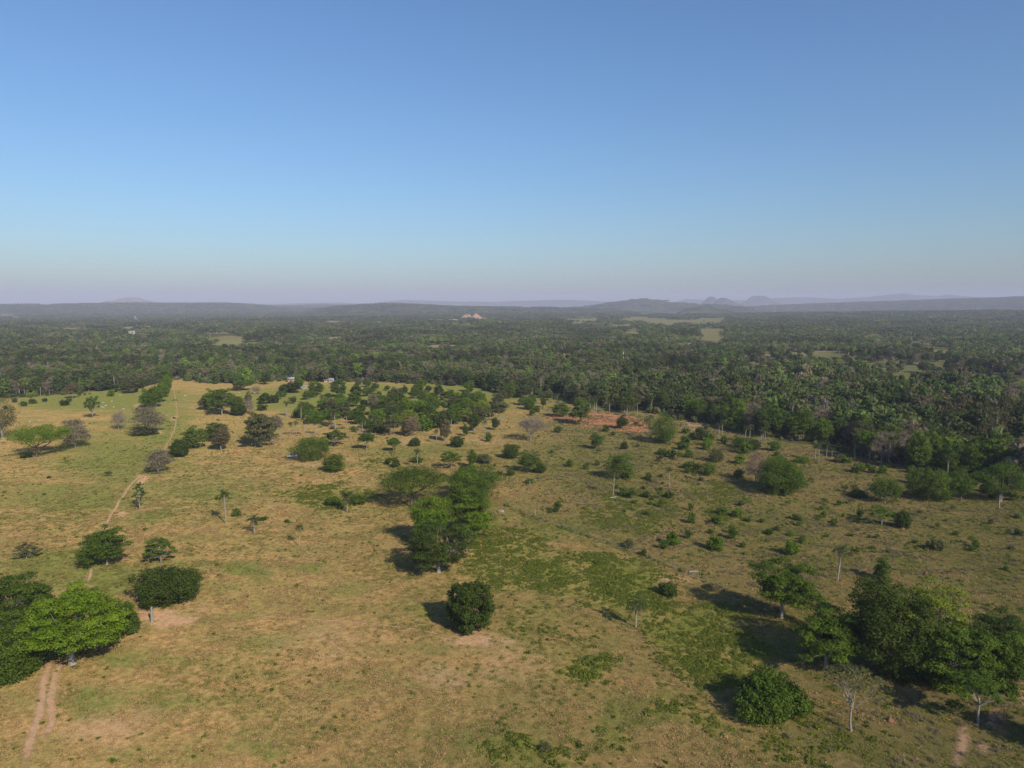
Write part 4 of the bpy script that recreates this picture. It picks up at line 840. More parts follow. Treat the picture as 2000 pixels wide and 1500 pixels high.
LOOSE = [
 ('low green bush dotted over the scrubby pasture beyond the fence', 68, [(1110, 890), (1290, 880), (1440, 900), (1600, 930), (1700, 1000), (1990, 1010), (1990, 1130), (1760, 1110), (1560, 1060), (1400, 1040), (1150, 960)], 14, 'bush', (6, 17)),
 ('thin sapling dotted over the scrubby pasture beyond the fence', 34, [(1110, 880), (1290, 870), (1440, 900), (1700, 960), (1990, 1000), (1990, 1150), (1700, 1080), (1400, 1040), (1180, 980)], 21, 'airy', (9, 18)),
 ('loose bush on the open ground before the right-hand woods', 38, [(1270, 830), (1400, 840), (1480, 870), (1640, 895), (1860, 925), (1990, 940), (1990, 985), (1640, 930), (1420, 905), (1290, 870)], 12, 'bush', (12, 30)),
 ('loose tree thinning out from the woods onto the upper pasture', 42, [(400, 752), (560, 750), (700, 752), (900, 758), (1100, 785), (1260, 812), (1240, 800), (1060, 815), (960, 800), (860, 785), (640, 785), (430, 800)], 14, 'spread', (14, 27)),
 ('small bush before the woods at the far left', 10, [(5, 778), (150, 772), (280, 758), (280, 775), (150, 790), (5, 800)], 20, 'bush', (8, 18)),
 ('bush in the rough ground behind the central clump', 16, [(700, 900), (960, 890), (1110, 880), (1120, 950), (1010, 960), (760, 920)], 20, 'bush', (8, 22))]
for li, (lab, n_, poly, md, kd, (s0, s1)) in enumerate(LOOSE):
    r = random.Random(200+li)
    for (x, y) in scatter_px(n_, poly, md, 60+li):
        k_ = (y-590)/330; wpx = r.uniform(s0, s1)*(1.0 if kd != 'spread' else 1.0); plant(kd, x, y, wpx, wpx*r.uniform(.6, .95)*(1.25 if kd == 'airy' else 1), r.choice(['mid', 'bright', 'dark', 'mid', 'olive']), 'grey', lab, lab.split(' on ')[0].split(' dotted')[0]+' group', name='sapling' if kd == 'airy' else None)
for li, (lab, n_, poly) in enumerate([('slim palm standing loose before the right-hand woods', 12, [(1270, 822), (1480, 850), (1640, 890), (1860, 920), (1860, 935), (1640, 915), (1400, 870), (1270, 850)]), ('slim palm rising out of the scrub strip', 14, [(600, 800), (950, 790), (960, 850), (620, 840)]), ('slim palm at the edge of the upper pasture', 10, [(980, 775), (1250, 805), (1250, 818), (1000, 795)])]):
    for (x, y) in scatter_px(n_, poly, 16, 90+li): plant('palm', x, y, 14, random.Random(int(x)).uniform(24, 36)*(y-590)/240, 'palm', 'palm', lab, lab+'s')
# the scrub strip in the middle distance: trees and bushes growing into one another
SCRUB = [(575, 806), (700, 792), (830, 780), (940, 786), (985, 806), (950, 822), (900, 828), (860, 838), (800, 856), (720, 846), (640, 842), (600, 832)]
rg = random.Random(4); cnt_ = 0; pts_ = []
while len(pts_) < 66:
    x, y = rg.uniform(570, 985), rg.uniform(780, 858)
    if inpoly(np.array([x]), np.array([y]), SCRUB)[0] and all(math.hypot(x-a, (y-b)*2.6) > 15 for a, b in pts_): pts_.append((x, y))
for k, (x, y) in enumerate(sorted(pts_, key=lambda q: q[1])):
    s_ = (y-590)/240; kd = ['round', 'bush', 'spread', 'round', 'oval', 'airy'][k % 6]; c = ['mid', 'bright', 'mid', 'bright', 'olive', 'olive', 'mid', 'yellow', 'bright', 'dark'][k % 10]
    wpx = rg.uniform(26, 46)*s_
    plant(kd, x, y, wpx, wpx*{'round': .75, 'bush': .6, 'spread': .8, 'oval': 1.0, 'airy': .8}[kd], c, 'grey',
          {'round': 'rounded', 'bush': 'low', 'spread': 'spreading', 'oval': 'upright', 'airy': 'thin'}[kd]+' '+{'mid': 'green', 'dark': 'dark green', 'bright': 'bright green', 'olive': 'olive', 'yellow': 'yellow-green'}[c]+' tree grown into the scrub strip in mid-pasture', 'scrub strip trees')

# ------------------------------------------------------------------ woods: the nearest trees one by one, the rest as one mass
def forest_ok(x, y, near_ext=1.22):
    px, py = g2px(x, y, gz(x, y)); ok = (py < np.interp(px, EX, EY)-0.5+34*(fbm(x/30, y/30, 23, 2)-0.5)*np.minimum(1.6, 500/np.hypot(x, y))) & (np.hypot(x, y) > 200)
    rf = np.random.RandomState(len(x)+1).rand(len(x))
    for s_ in (1.0, 1.05, 1.10, 1.15, 1.2):
        qx, qy = g2px(x*s_, y*s_, gz(x*s_, y*s_)); f, _ = fieldmask(qx, qy); ok &= (f < 0.5) | (rf < 0.10)
    ok &= np.random.RandomState(len(x)).rand(len(x)) > gapf(x, y)*0.93
    ok &= ~((np.abs(px-337+(py-745)*0.1) < 6) & (py > 738))
    return ok, px, py
def scatter(r0, r1, sp, seed, amax=44):
    rng = np.random.RandomState(seed); xs = np.arange(-r1*math.sin(R_(amax)), r1*math.sin(R_(amax)), sp); ys = np.arange(r0*math.cos(R_(amax)), r1, sp)
    X, Y = np.meshgrid(xs, ys); X = (X+rng.uniform(-.42, .42, X.shape)*sp).ravel(); Y = (Y+rng.uniform(-.42, .42, Y.shape)*sp).ravel()
    r = np.hypot(X, Y); a = np.abs(np.arctan2(X, Y)); k = (r >= r0) & (r < r1) & (a < R_(amax)); return X[k], Y[k]
X1, Y1 = scatter(230, 950, 6.6, 11); ok, px1, py1 = forest_ok(X1, Y1); X1, Y1, px1, py1 = X1[ok], Y1[ok], px1[ok], py1[ok]
inview = (px1 > -10) & (px1 < 2010)
front = np.interp(px1, EX, EY)-py1
score = np.hypot(X1, Y1)+np.minimum(front, 40)*4.0+np.where(inview, 0, 1e5)
order = np.argsort(score); solo = order[:100]; rest = np.ones(len(X1), bool); rest[solo] = False
LK = ['spread', 'oval', 'spread', 'round', 'oval', 'spread', 'umbrella', 'halfbare', 'spread', 'oval', 'round', 'spread', 'oval', 'spread', 'umbrella', 'bare', 'spread', 'oval']
LD = {'spread': 'spreading', 'oval': 'tall', 'round': 'bushy', 'umbrella': 'flat-topped', 'halfbare': 'half-bare grey', 'bare': 'leafless grey'}
LC = ['mid', 'dark', 'mid', 'olive', 'mid', 'dark', 'mid', 'bright', 'dark', 'mid', 'olive', 'lime', 'dark', 'mid', 'brown', 'dark', 'mid']
LN = {'mid': 'green', 'dark': 'dark green', 'olive': 'olive green', 'bright': 'bright green', 'lime': 'lime green', 'brown': 'brownish'}
rg = random.Random(12)
for q, k in enumerate(solo):
    kd = LK[rg.randrange(len(LK))]; c = LC[rg.randrange(len(LC))]; x = px1[k]; H = rg.uniform(6.5, 11.5); wd = rg.uniform(7.5, 12.0)
    if kd == 'round': H *= 0.75
    if x > 1250: H *= 1.32
    if kd in ('bare', 'halfbare'): c = 'grey'
    where = 'at the far left' if x < 340 else 'left of centre' if x < 800 else 'behind the upper pasture' if x < 1100 else 'behind the red earth' if x < 1330 else 'behind the palm clump' if x < 1700 else 'at the far right'
    edge = 'at the wood edge ' if front[k] < 9 else 'inside the woods '
    lab = LD[kd]+' '+('' if kd in ('bare', 'halfbare') else LN[c]+' ')+'tree '+edge+where
    put('bare_tree' if 'bare' in kd else 'tree', kd, Vector((X1[k], Y1[k], float(gz(X1[k], Y1[k])))), wd, H, c, rg.choice(['grey', 'pale', 'brown']), lab, 'tree', 'trees at the near side of the woods', q)

PROTO = bpy.data.collections.new('forest_prototypes')       # not linked to the scene: only instanced by the woods
def proto(name, me):
    o = bpy.data.objects.new(name, me); PROTO.objects.link(o); return o
protos = []
for s in range(4):
    T, C = leafy('spread', 10, 8.5, 1200+s, 1300, 0.80, sides=4, wild=0.55); protos.append(proto('a%02d_wood' % s, joined([(T, 0), (C, 1)], 'w%d' % s, [BARK['grey'], FOREST])))
for s in range(3):
    T, C = leafy('oval', 8, 10, 1300+s, 1200, 0.78, sides=4, wild=0.55); protos.append(proto('b%02d_wood' % s, joined([(T, 0), (C, 1)], 'o%d' % s, [BARK['pale'], FOREST])))
for s in range(2):
    T, C = leafy('round', 9, 7, 1400+s, 1300, 0.76, sides=4, wild=0.55); protos.append(proto('c%02d_wood' % s, joined([(T, 0), (C, 1)], 'r%d' % s, [BARK['grey'], FOREST])))
T, C = leafy('spread', 9, 9, 1500, 1500, .4, 0.28, twig=(1.3, .09)); protos.append(proto('d00_wood', joined([(T, 0), (C, 1)], 'bw', [BARK['pale'], LEAF['grey']])))
T, C, D = palm(10, 2.4, 1600, 0.9, 18); protos.append(proto('e00_wood', joined([(T, 0), (C, 1), (D, 2)], 'pw', [BARK['palm'], LEAF['palm'], LEAF['deadpalm']])))
T, C = leafy('umbrella', 12, 9, 1700, 1300, 0.8, sides=4, wild=0.55); protos.append(proto('f00_wood', joined([(T, 0), (C, 1)], 'uw', [BARK['grey'], FOREST])))
def patch(name, L, n, hmin, hmax, leaf, nl, seed, palms=0.25):
    rng = np.random.RandomState(seed); b = MB(); kt = []
    for i in range(n):
        x, y = rng.uniform(-L/2, L/2, 2); H = rng.uniform(hmin, hmax)*(0.8 if rng.rand() < 0.4 else 1); r = rng.uniform(3.0, 6.0)*L/(L-0.0); k0 = rng.rand(); n0 = b.n
        if rng.rand() < palms:
            m = 14; aa = rng.uniform(0, 6.28, m); dr = np.stack([np.cos(aa), np.sin(aa), rng.uniform(-.5, .7, m)], 1)
            b.quads(np.array([x, y, H])+dr*1.3, unit(rng, m)+[0, 0, 1], 2.6, 0.7*leaf, rng.rand(m), rng, along=dr)
            b.tube([(x, y, 0), (x, y, H)], [0.28*max(1, leaf*0.7), 0.24*max(1, leaf*0.7)], 3, mi=1)
        else:
            m = nl; u = unit(rng, m); u[:, 2] = np.abs(u[:, 2])*1.2-0.35; rv = rng.uniform(0.7, 1.08, m)*(1+0.22*np.sin(u[:, 0]*6+i)*np.cos(u[:, 1]*5))
            pp = np.array([x, y, H*0.62])+u*rv[:, None]*[r, r, H*0.38]
            b.quads(pp, u+unit(rng, m)*0.45+[0, 0, .3], leaf*rng.uniform(.8, 1.5, m), leaf*rng.uniform(.6, 1.0, m), rng.rand(m)*0.6+rng.rand()*0.4, rng)
            if rng.rand() < 0.35: b.tube([(x, y, 0), (x+rng.normal(0, .3), y, H*0.6)], [0.22*max(1, leaf*.6), 0.16*max(1, leaf*.6)], 3, mi=1)
        kt.append(np.full(b.n-n0, k0, np.float32))
    me = b.mesh(name, [FOREST, BARK['pale']]); a = me.attributes.new('kind_tone', 'FLOAT', 'POINT'); a.data.foreach_set('value', np.concatenate(kt)); return me
for s in range(5): protos.append(proto('m%02d_mid' % s, patch('mid%d' % s, 34, 26, 6, 11, 1.5, 90, 2000+s, 0.22)))
for s in range(5): protos.append(proto('n%02d_far' % s, patch('far%d' % s, 90, 120, 6, 12, 2.6, 34, 2100+s, 0.2)))
NW = 12
def gn_scatter(name, coll, X, Y, Z, IDX, SC, SZ, ROT, label=None, kind='stuff'):
    me = bpy.data.meshes.new(name); n = len(X); me.vertices.add(n); me.vertices.foreach_set('co', np.stack([X, Y, Z], 1).astype(np.float32).ravel())
    a = me.attributes.new('pick', 'INT', 'POINT'); a.data.foreach_set('value', np.asarray(IDX, np.int32))
    a = me.attributes.new('scl', 'FLOAT_VECTOR', 'POINT'); a.data.foreach_set('vector', np.stack([SC, SC, SZ], 1).astype(np.float32).ravel())
    a = me.attributes.new('rot', 'FLOAT_VECTOR', 'POINT'); a.data.foreach_set('vector', np.stack([X*0, X*0, ROT], 1).astype(np.float32).ravel())
    me.update(); o = obj(name, me); tag(o, label, None, None, kind)
    g = bpy.data.node_groups.new(name, 'GeometryNodeTree'); g.interface.new_socket('Geometry', in_out='INPUT', socket_type='NodeSocketGeometry'); g.interface.new_socket('Geometry', in_out='OUTPUT', socket_type='NodeSocketGeometry')
    gi = g.nodes.new('NodeGroupInput'); go = g.nodes.new('NodeGroupOutput'); ip = g.nodes.new('GeometryNodeInstanceOnPoints'); ci = g.nodes.new('GeometryNodeCollectionInfo')
    ci.inputs['Collection'].default_value = coll; ci.inputs['Separate Children'].default_value = True; ci.inputs['Reset Children'].default_value = True; ip.inputs['Pick Instance'].default_value = True
    def na(nm, ty):
        q = g.nodes.new('GeometryNodeInputNamedAttribute'); q.data_type = ty; q.inputs[0].default_value = nm; return next(s for s in q.outputs if s.enabled and s.name == 'Attribute')
    g.links.new(gi.outputs[0], ip.inputs['Points']); g.links.new(ci.outputs[0], ip.inputs['Instance'])
    g.links.new(na('pick', 'INT'), ip.inputs['Instance Index']); g.links.new(na('scl', 'FLOAT_VECTOR'), ip.inputs['Scale']); g.links.new(na('rot', 'FLOAT_VECTOR'), ip.inputs['Rotation'])
    g.links.new(ip.outputs[0], go.inputs[0]); md = o.modifiers.new('scatter', 'NODES'); md.node_group = g; return o
rng = np.random.RandomState(21)
XA, YA = X1[rest], Y1[rest]; nA = len(XA)
pick = rng.choice(NW, nA, p=np.array([.11, .11, .11, .11, .1, .1, .1, .06, .06, .045, .025, .07])); pA = g2px(XA, YA, gz(XA, YA))[0]; hA = (0.62+0.8*vnoise(XA/26, YA/26, 77))*(1+0.32*sstep(1150, 1350, pA)*(np.hypot(XA, YA) < 640)); scA = rng.uniform(.7, 1.2, nA)*np.sqrt(hA); szA = rng.uniform(.8, 1.2, nA)*hA
X2, Y2 = scatter(930, 2500, 25, 12); ok, _, _ = forest_ok(X2, Y2); X2, Y2 = X2[ok], Y2[ok]; n2 = len(X2)
X3, Y3 = scatter(2480, 9000, 70, 13, 42); ok, _, _ = forest_ok(X3, Y3); ok &= ~((np.hypot(X3, Y3) > 7800) & (hill_z(X3, Y3) > gz(X3, Y3)+3)); X3, Y3 = X3[ok], Y3[ok]; n3 = len(X3)
X_ = np.concatenate([XA, X2, X3]); Y_ = np.concatenate([YA, Y2, Y3]); Z_ = hill_z(X_, Y_); Z_ = Z_-np.where(np.hypot(X_, Y_) > 3000, 2.5, 0)
gn_scatter('distant_woods', PROTO, X_, Y_, Z_-0.1, np.concatenate([pick, NW+rng.randint(0, 5, n2), NW+5+rng.randint(0, 5, n3)]),
           np.concatenate([scA, rng.uniform(.85, 1.15, n2), rng.uniform(.9, 1.2, n3)]), np.concatenate([szA, rng.uniform(.7, 1.2, n2)*(0.6+0.8*vnoise(X2/110, Y2/110, 8)), rng.uniform(.7, 1.2, n3)*(0.7+0.6*vnoise(X3/400, Y3/400, 8))]),
           rng.uniform(0, 6.28, len(X_)), 'endless mixed woods of palms and broadleaf trees reaching the hills')
print('forest instances', nA, n2, n3)

UNDER = bpy.data.collections.new('undergrowth_prototypes')
for s in range(4):
    T, C = leafy('bush', 4.2, 3.0, 1900+s, 420, 0.52, wild=0.6); o = bpy.data.objects.new('u%d' % s, joined([(T, 0), (C, 1)], 'u%d' % s, [BARK['grey'], FOREST])); UNDER.objects.link(o)
XU, YU = scatter(230, 640, 4.2, 14); pxu, pyu = g2px(XU, YU, gz(XU, YU)); fr = np.interp(pxu, EX, EY)-pyu; rng = np.random.RandomState(9)
ku = ((fr > -2) & (rng.rand(len(XU)) < np.where(fr < 22, 0.62, 0.10))) | (inpoly(pxu, pyu, SCRUB) & (rng.rand(len(XU)) < 0.22)); ku &= ~((np.abs(pxu-337) < 7) & (pyu > 738)); ku &= (vnoise(XU/14, YU/14, 3) > 0.3)
XU, YU = XU[ku], YU[ku]; n = len(XU); sc = rng.uniform(.5, 1.25, n)
gn_scatter('undergrowth', UNDER, XU, YU, gz(XU, YU), rng.randint(0, 4, n), sc, sc*rng.uniform(.7, 1.3, n), rng.uniform(0, 6.28, n), 'tangled bushy undergrowth along the wood edge and in the scrub strip')

# ------------------------------------------------------------------ weeds, dry scrub and tufts
FL = [(985, 985), (1008, 997), (1032, 1009), (1066, 1020), (1100, 1031), (1140, 1046), (1188, 1062), (1230, 1078), (1270, 1091), (1310, 1108), (1348, 1126), (1400, 1144), (1432, 1158)]
WEED = bpy.data.collections.new('weed_prototypes')
for s in range(5):
    rng = np.random.RandomState(3000+s); b = MB(); m = 70; u = unit(rng, m); u[:, 2] = np.abs(u[:, 2]); p = u*rng.uniform(.3, 1, m)[:, None]*[0.5, 0.5, 0.42]*(1+0.4*np.sin(u[:, :1]*4+s)); p[:, 2] += 0.03
    b.quads(p, u+unit(rng, m)*0.9, rng.uniform(.12, .28, m), rng.uniform(.07, .14, m), rng.rand(m), rng); o = bpy.data.objects.new('a%d_weed' % s, b.mesh('weed', [LEAF['weed'] if s < 3 else LEAF['mid']])); WEED.objects.link(o)
for s in range(4):
    rng = np.random.RandomState(3200+s); b = MB()
    for q in range(9):
        m = 34; u = unit(rng, m); u[:, 2] = np.abs(u[:, 2]); k = rng.uniform(.5, 1.0); c0 = np.append(rng.uniform(-.9, .9, 2), 0.03); p = c0+u*rng.uniform(.3, 1, m)[:, None]*np.array([0.38, 0.38, 0.34])*k
        b.quads(p, u+unit(rng, m)*0.6+[0, 0, .4], rng.uniform(.12, .26, m), rng.uniform(.07, .14, m), np.clip(rng.rand()*.6+rng.rand(m)*.4, 0, 1), rng)
    o = bpy.data.objects.new('c%d_weedmat' % s, b.mesh('weedmat', [LEAF['weed']])); WEED.objects.link(o)
for s in range(3):
    rng = np.random.RandomState(3100+s); b = MB(); m = 60; d_ = unit(rng, m); d_[:, 2] = np.abs(d_[:, 2])*1.4+0.15; d_ /= np.linalg.norm(d_, axis=1)[:, None]; L = rng.uniform(.35, .9, m)
    b.quads(d_*L[:, None]*0.5+rng.normal(0, .18, (m, 3))*[1, 1, 0], unit(rng, m), L, 0.05, rng.rand(m), rng, along=d_); o = bpy.data.objects.new('b%d_scrub' % s, b.mesh('scrub', [LEAF['drygrass']])); WEED.objects.link(o)
rng = np.random.RandomState(77)
def cloud(n, xr, yr, seed):
    r = np.random.RandomState(seed); x = r.uniform(*xr, n); y = r.uniform(*yr, n); P = np.array([px2g(a, b_)[0] for a, b_ in zip(x, y)]); return x, y, P
def near_area(n, r0, r1, a0, a1, seed):
    r = np.random.RandomState(seed); R = np.sqrt(r.uniform(r0*r0, r1*r1, n)); a = np.radians(r.uniform(a0, a1, n)); X = R*np.sin(a); Y = R*np.cos(a); px, py = g2px(X, Y, gz(X, Y)); return X, Y, px, py
X, Y, px, py = near_area(420000, 75, 420, -44, 44, 5)
wob = (fbm(X/9, Y/9, 31, 3)-0.5); spx = FPX/np.hypot(X, Y); wx = px+wob*9*spx; wy = py+(fbm(X/9+50, Y/9, 37, 3)-0.5)*9*spx*.45
lush = lushmask(wx, wy)
clump = fbm(X/7.0, Y/7.0, 41, 3); clump2 = vnoise(X/0.8, Y/0.8, 43)
dens = lush*(0.25+0.75*sstep(0.36, 0.60, clump))*sstep(.1, .5, clump2)*0.75
notforest = (py > np.interp(px, EX, EY)+3); soilm = ellmask(wx, wy, SOIL)
right = sstep(-60, 160, wx-np.interp(wy, [880, 985, 1140, 1300, 1500], [1000, 985, 1330, 1500, 1560]))
mid_ = sstep(430, 1000, wx)*(wy > 1080)
dens = np.maximum(dens, 0.045*sstep(.50, .68, clump)*sstep(.4, .6, clump2)*mid_+0.026*sstep(.35, .6, clump)); dens = np.maximum(dens, 0.11*right*sstep(.42, .62, clump)+0.012*right)
onf = np.zeros(len(X), bool)
fy = np.interp(px, [p[0] for p in FL], [p[1] for p in FL], -999, -999); dens = np.maximum(dens, 0.3*(np.abs(py-fy) < 0.7*spx*0.4*2.2)*sstep(.3, .6, clump2))
onf = np.abs(py-fy) < 0.6*spx
keep = (rng.rand(len(X)) < dens*(1-soilm*.9)) & notforest
Xw, Yw = X[keep], Y[keep]; lw = lush[keep]; n = len(Xw)
sc = rng.uniform(.35, 0.95, n)*np.where(lw > 0, 1.12, 1.05)*np.where(np.hypot(Xw, Yw) > 170, 1.15, 1.0); sc = np.where(onf[keep], sc*1.15, sc); big = rng.rand(n) < 0.06; sc = np.where(big, sc*1.7, sc)
gn_scatter('weed_clumps', WEED, Xw, Yw, gz(Xw, Yw), np.where((lw > 0.3) & (rng.rand(n) < .8), 8+rng.randint(0, 4, n), rng.randint(0, 5, n)), sc, sc*rng.uniform(.7, 1.35, n), rng.uniform(0, 6.28, n), 'low green weeds sprouting in patches over the dry pasture')
X, Y, px, py = near_area(160000, 80, 420, -10, 44, 6)
wx = px; right = sstep(-20, 160, wx-np.interp(py, [880, 985, 1140, 1300, 1500], [1000, 985, 1330, 1500, 1560])); cl = fbm(X/7, Y/3.0, 51, 3)
keep = (rng.rand(len(X)) < 0.42*right*sstep(.47, .66, cl)) & (py > np.interp(px, EX, EY)+3); Xs, Ys = X[keep], Y[keep]; n2_ = len(Xs); sc = rng.uniform(.4, 1.0, n2_)
gn_scatter('dry_scrub', WEED, Xs, Ys, gz(Xs, Ys), 5+rng.randint(0, 3, n2_), sc, sc*rng.uniform(.7, 1.1, n2_), rng.uniform(0, 6.28, n2_), 'dry grey-brown scrub stalks over the right-hand pasture')
TUFT = bpy.data.collections.new('grass_prototypes')
LEAF['straw'] = leaf_mat('grass_straw', (0.305, 0.195, 0.074), (0.515, 0.335, 0.145), (0.59, 0.42, 0.20), 0.25); LEAF['grass'] = leaf_mat('grass_green', (0.16, 0.165, 0.036), (0.26, 0.25, 0.064), (0.34, 0.31, 0.09), 0.3)
for s in range(6):
    rng = np.random.RandomState(3300+s); b = MB(); m = 46; d_ = unit(rng, m)*[.8, .8, 1]; d_[:, 2] = np.abs(d_[:, 2])*.7+0.15; d_ /= np.linalg.norm(d_, axis=1)[:, None]; L = rng.uniform(.12, .34, m)
    c0 = rng.normal(0, .30, (m, 3))*[1, 1, 0]; b.quads(c0+d_*L[:, None]*0.5, unit(rng, m)*[1, 1, .3]+[0, 0, .8], L, rng.uniform(.035, .09, m), rng.rand(m), rng, along=d_); TUFT.objects.link(bpy.data.objects.new('t%d' % s, b.mesh('tuft', [LEAF['straw'] if s < 3 else LEAF['grass']])))
X, Y, px, py = near_area(600000, 76, 420, -42, 42, 9); cl = fbm(X/3.2, Y/3.2, 95, 3); gr = fbm(X/22, Y/22, 97, 3)
keep = (rng.rand(len(X)) < (0.10+0.42*sstep(.30, .70, cl))*(1-0.75*lushmask(px, py))*(1-sstep(170, 420, np.hypot(X, Y)))*(1-0.95*ellmask(px, py, SOIL))) & (py > np.interp(px, EX, EY)+3)
for nm, _, pts, hw in TRACKS:
    if pts[0][1] > pts[-1][1]: tx = np.interp(-py, [-p[1] for p in pts], [p[0] for p in pts], -999, -999); keep &= np.abs(px-tx) > hw*1.6*FPX/np.hypot(X, Y)
Xg, Yg = X[keep], Y[keep]; ng = len(Xg); gg = gr[keep]; sc = rng.uniform(.6, 1.25, ng)
gn_scatter('grass_tufts', TUFT, Xg, Yg, gz(Xg, Yg), np.where(rng.rand(ng) < 0.08+0.65*sstep(.36, .68, gg)+0.6*ellmask(px[keep], py[keep], GREENZONE)+0.9*lushmask(px[keep], py[keep])+0.3*sstep(700, 1500, px[keep]), 3+rng.randint(0, 3, ng), rng.randint(0, 3, ng)), sc, sc*rng.uniform(.6, 1.1, ng), rng.uniform(0, 6.28, ng), 'short tufts of dry and green grass over the near pasture')
print('weeds', n, n2_, 'tufts', ng)

# ------------------------------------------------------------------ fence, stump, logs, mounds, rock
FP = np.array([px2g(*p)[0] for p in FL]); d = np.concatenate([[0], np.cumsum(np.hypot(*np.diff(FP[:, :2], axis=0).T))])
fe = empty('wire_fence', Vector(FP[0])); tag(fe, 'line of weathered posts and wire between the two pastures', 'fence'); o0 = FP[0]
pm = MB(); pm.tube([(0, 0, -0.3), (0.02, 0, 0.7), (0.0, 0.03, 1.55)], [0.075, 0.065, 0.06], 6); pm.add([(-.042, -.042, 1.55), (.042, -.042, 1.55), (.042, .042, 1.56), (-.042, .042, 1.56)], [(0, 1, 2, 3)]); pme = pm.mesh('fence_post', [BARK['wood']])
rg = random.Random(3); posts = []
for s_ in np.arange(0, d[-1], 2.6):
    x = np.interp(s_, d, FP[:, 0])+rg.uniform(-.15, .15); y = np.interp(s_, d, FP[:, 1])+rg.uniform(-.15, .15); z = float(gz(x, y)); posts.append((x, y, z))
    o = obj('post', pme, fe); o.location = (x-o0[0], y-o0[1], z-o0[2]); o.rotation_euler = (rg.uniform(-.08, .08), rg.uniform(-.1, .1), rg.uniform(0, 6)); k = rg.uniform(.8, 1.25); o.scale = (k, k, rg.uniform(.6, 1.0))
for hh in (0.45, 0.85, 1.25):
    b = MB(); b.tube(np.array(posts)-o0+[0, 0, hh], 0.018, 3); obj('wire', b.mesh('wire', [PL['steel']]), fe)
def dead_stem(name, x, y, hpx, r, label, lean=(0, 0), mat='bleached', cat='tree stump'):
    p, t = px2g(x, y); h = hpx*t/FPX/0.93; b = MB(); n = 7; zz = np.linspace(-0.2, h, n); rg_ = np.random.RandomState(int(x))
    b.tube(np.stack([lean[0]*zz+rg_.normal(0, .03, n), lean[1]*zz+rg_.normal(0, .03, n), zz], 1), np.array([1.5, 1.1, 1, .95, .9, .8, .45])*r, 8)
    b.tube([(0, 0, h*.8), (r*1.2, 0, h*1.02)], [r*.5, r*.15], 5)
    o = obj(name, b.mesh(name, [BARK[mat]], True)); o.location = p; return tag(o, label, cat)
dead_stem('tree_stump', 297, 1215, 29, 0.24, 'bleached standing dead stump on bare earth before the dense rounded tree')
dead_stem('tree_stump', 1035, 951, 12, 0.13, 'thin pale dead stem standing beyond the central clump')
dead_stem('tree_stump', 1045, 1006, 13, 0.12, 'pale dead stem rising beside the fence')
dead_stem('tree_stump', 1402, 1147, 11, 0.12, 'pale stake at the lower end of the fence', cat='stake', mat='wood')
dead_stem('tree_stump', 1951, 992, 24, 0.16, 'thin white dead stem before the wooded corner')
dead_stem('tree_stump', 1858, 1080, 22, 0.07, 'thin bare sapling stem in the right pasture', mat='grey')
def log(x, y, L, r, rz, label):
    p, _ = px2g(x, y); b = MB(); b.tube([(-L/2, 0, r), (-L/6, .06, r*1.05), (L/5, -.05, r), (L/2, .04, r*.9)], [r*.85, r, r*.9, r*.6], 7); b.tube([(L*.1, 0, r), (L*.3, .5, r*1.6)], [r*.4, r*.15], 5)
    o = obj('fallen_log', b.mesh('log', [BARK['bleached']], True)); o.location = p; o.rotation_euler = (0, 0, rz); tag(o, label, 'log')
log(1355, 1118, 2.1, 0.2, 0.1, 'white fallen log beyond the lower end of the fence')
log(1200, 972, 3.5, 0.16, 0.5, 'grey dead branch lying under the spreading dead-branched bush')
MOUNDS = [(1709, 1049, 'left of a pair in the open pasture right of the shaggy palm'), (1730, 1051, 'right of a pair in the open pasture right of the shaggy palm'), (1763, 1033, 'at the foot of the dark dense tree in the short row'), (1645, 1135, 'at the foot of the broad-headed palm'),
          (1800, 1129, 'in the pasture above the big thicket, left of a pair'), (1808, 1123, 'in the pasture above the big thicket, right of a pair'), (1552, 1023, 'beside the bush with a long shadow'), (1438, 1056, 'beside the narrow bush'),
          (1568, 1090, 'right of the dense yellow-green bush'), (1463, 989, 'in the open below the pinkish bare tree'), (1232, 938, 'beside the bush at the thick palm'), (1163, 930, 'left of the loose green tree'), (1635, 1015, 'alone beside the thin sapling'), (1738, 1409, 'in the near pasture right of the slim Y-shaped tree')]
for k, (x, y, l) in enumerate(MOUNDS):
    p, _ = px2g(x, y); rg_ = np.random.RandomState(k+40); nz, nth = 7, 12; th = np.arange(nth)*2*math.pi/nth; V = []
    h = rg_.uniform(.45, .8); r0 = rg_.uniform(.4, .7)
    for i in range(nz):
        t = i/(nz-1); r = r0*(1-t**1.7)*(1+.18*np.sin(th*3+k+i*.5)+rg_.normal(0, .06, nth)); V.append(np.stack([r*np.cos(th), r*np.sin(th), np.full(nth, h*t-.05)], 1))
    b = MB(); i = np.arange(nz-1)[:, None]*nth; j = np.arange(nth)[None]; j2 = (j+1) % nth; b.add(np.concatenate(V), np.stack([i+j, i+j2, i+nth+j2, i+nth+j], -1).reshape(-1, 4))
    o = obj('termite_mound', b.mesh('mound', [PL['mound']], True)); o.location = p; tag(o, 'red termite mound '+l, 'termite mound', 'termite mounds in the scrubby pasture')
p, _ = px2g(978, 1000); bm = bmesh.new(); bmesh.ops.create_icosphere(bm, subdivisions=3, radius=0.95)
for v in bm.verts:
    v.co *= 1+0.35*(float(vnoise(v.co.x*2+9, v.co.y*2+v.co.z*2, 4))-0.5); v.co.z *= 0.55; v.co.x *= 1.15
me = bpy.data.meshes.new('boulder'); bm.to_mesh(me); bm.free(); o = obj('boulder', me, None, PL['rock']); o.location = (p.x, p.y, p.z+0.2); tag(o, 'pale pinkish boulder in the grass beside the upper fence end', 'rock')

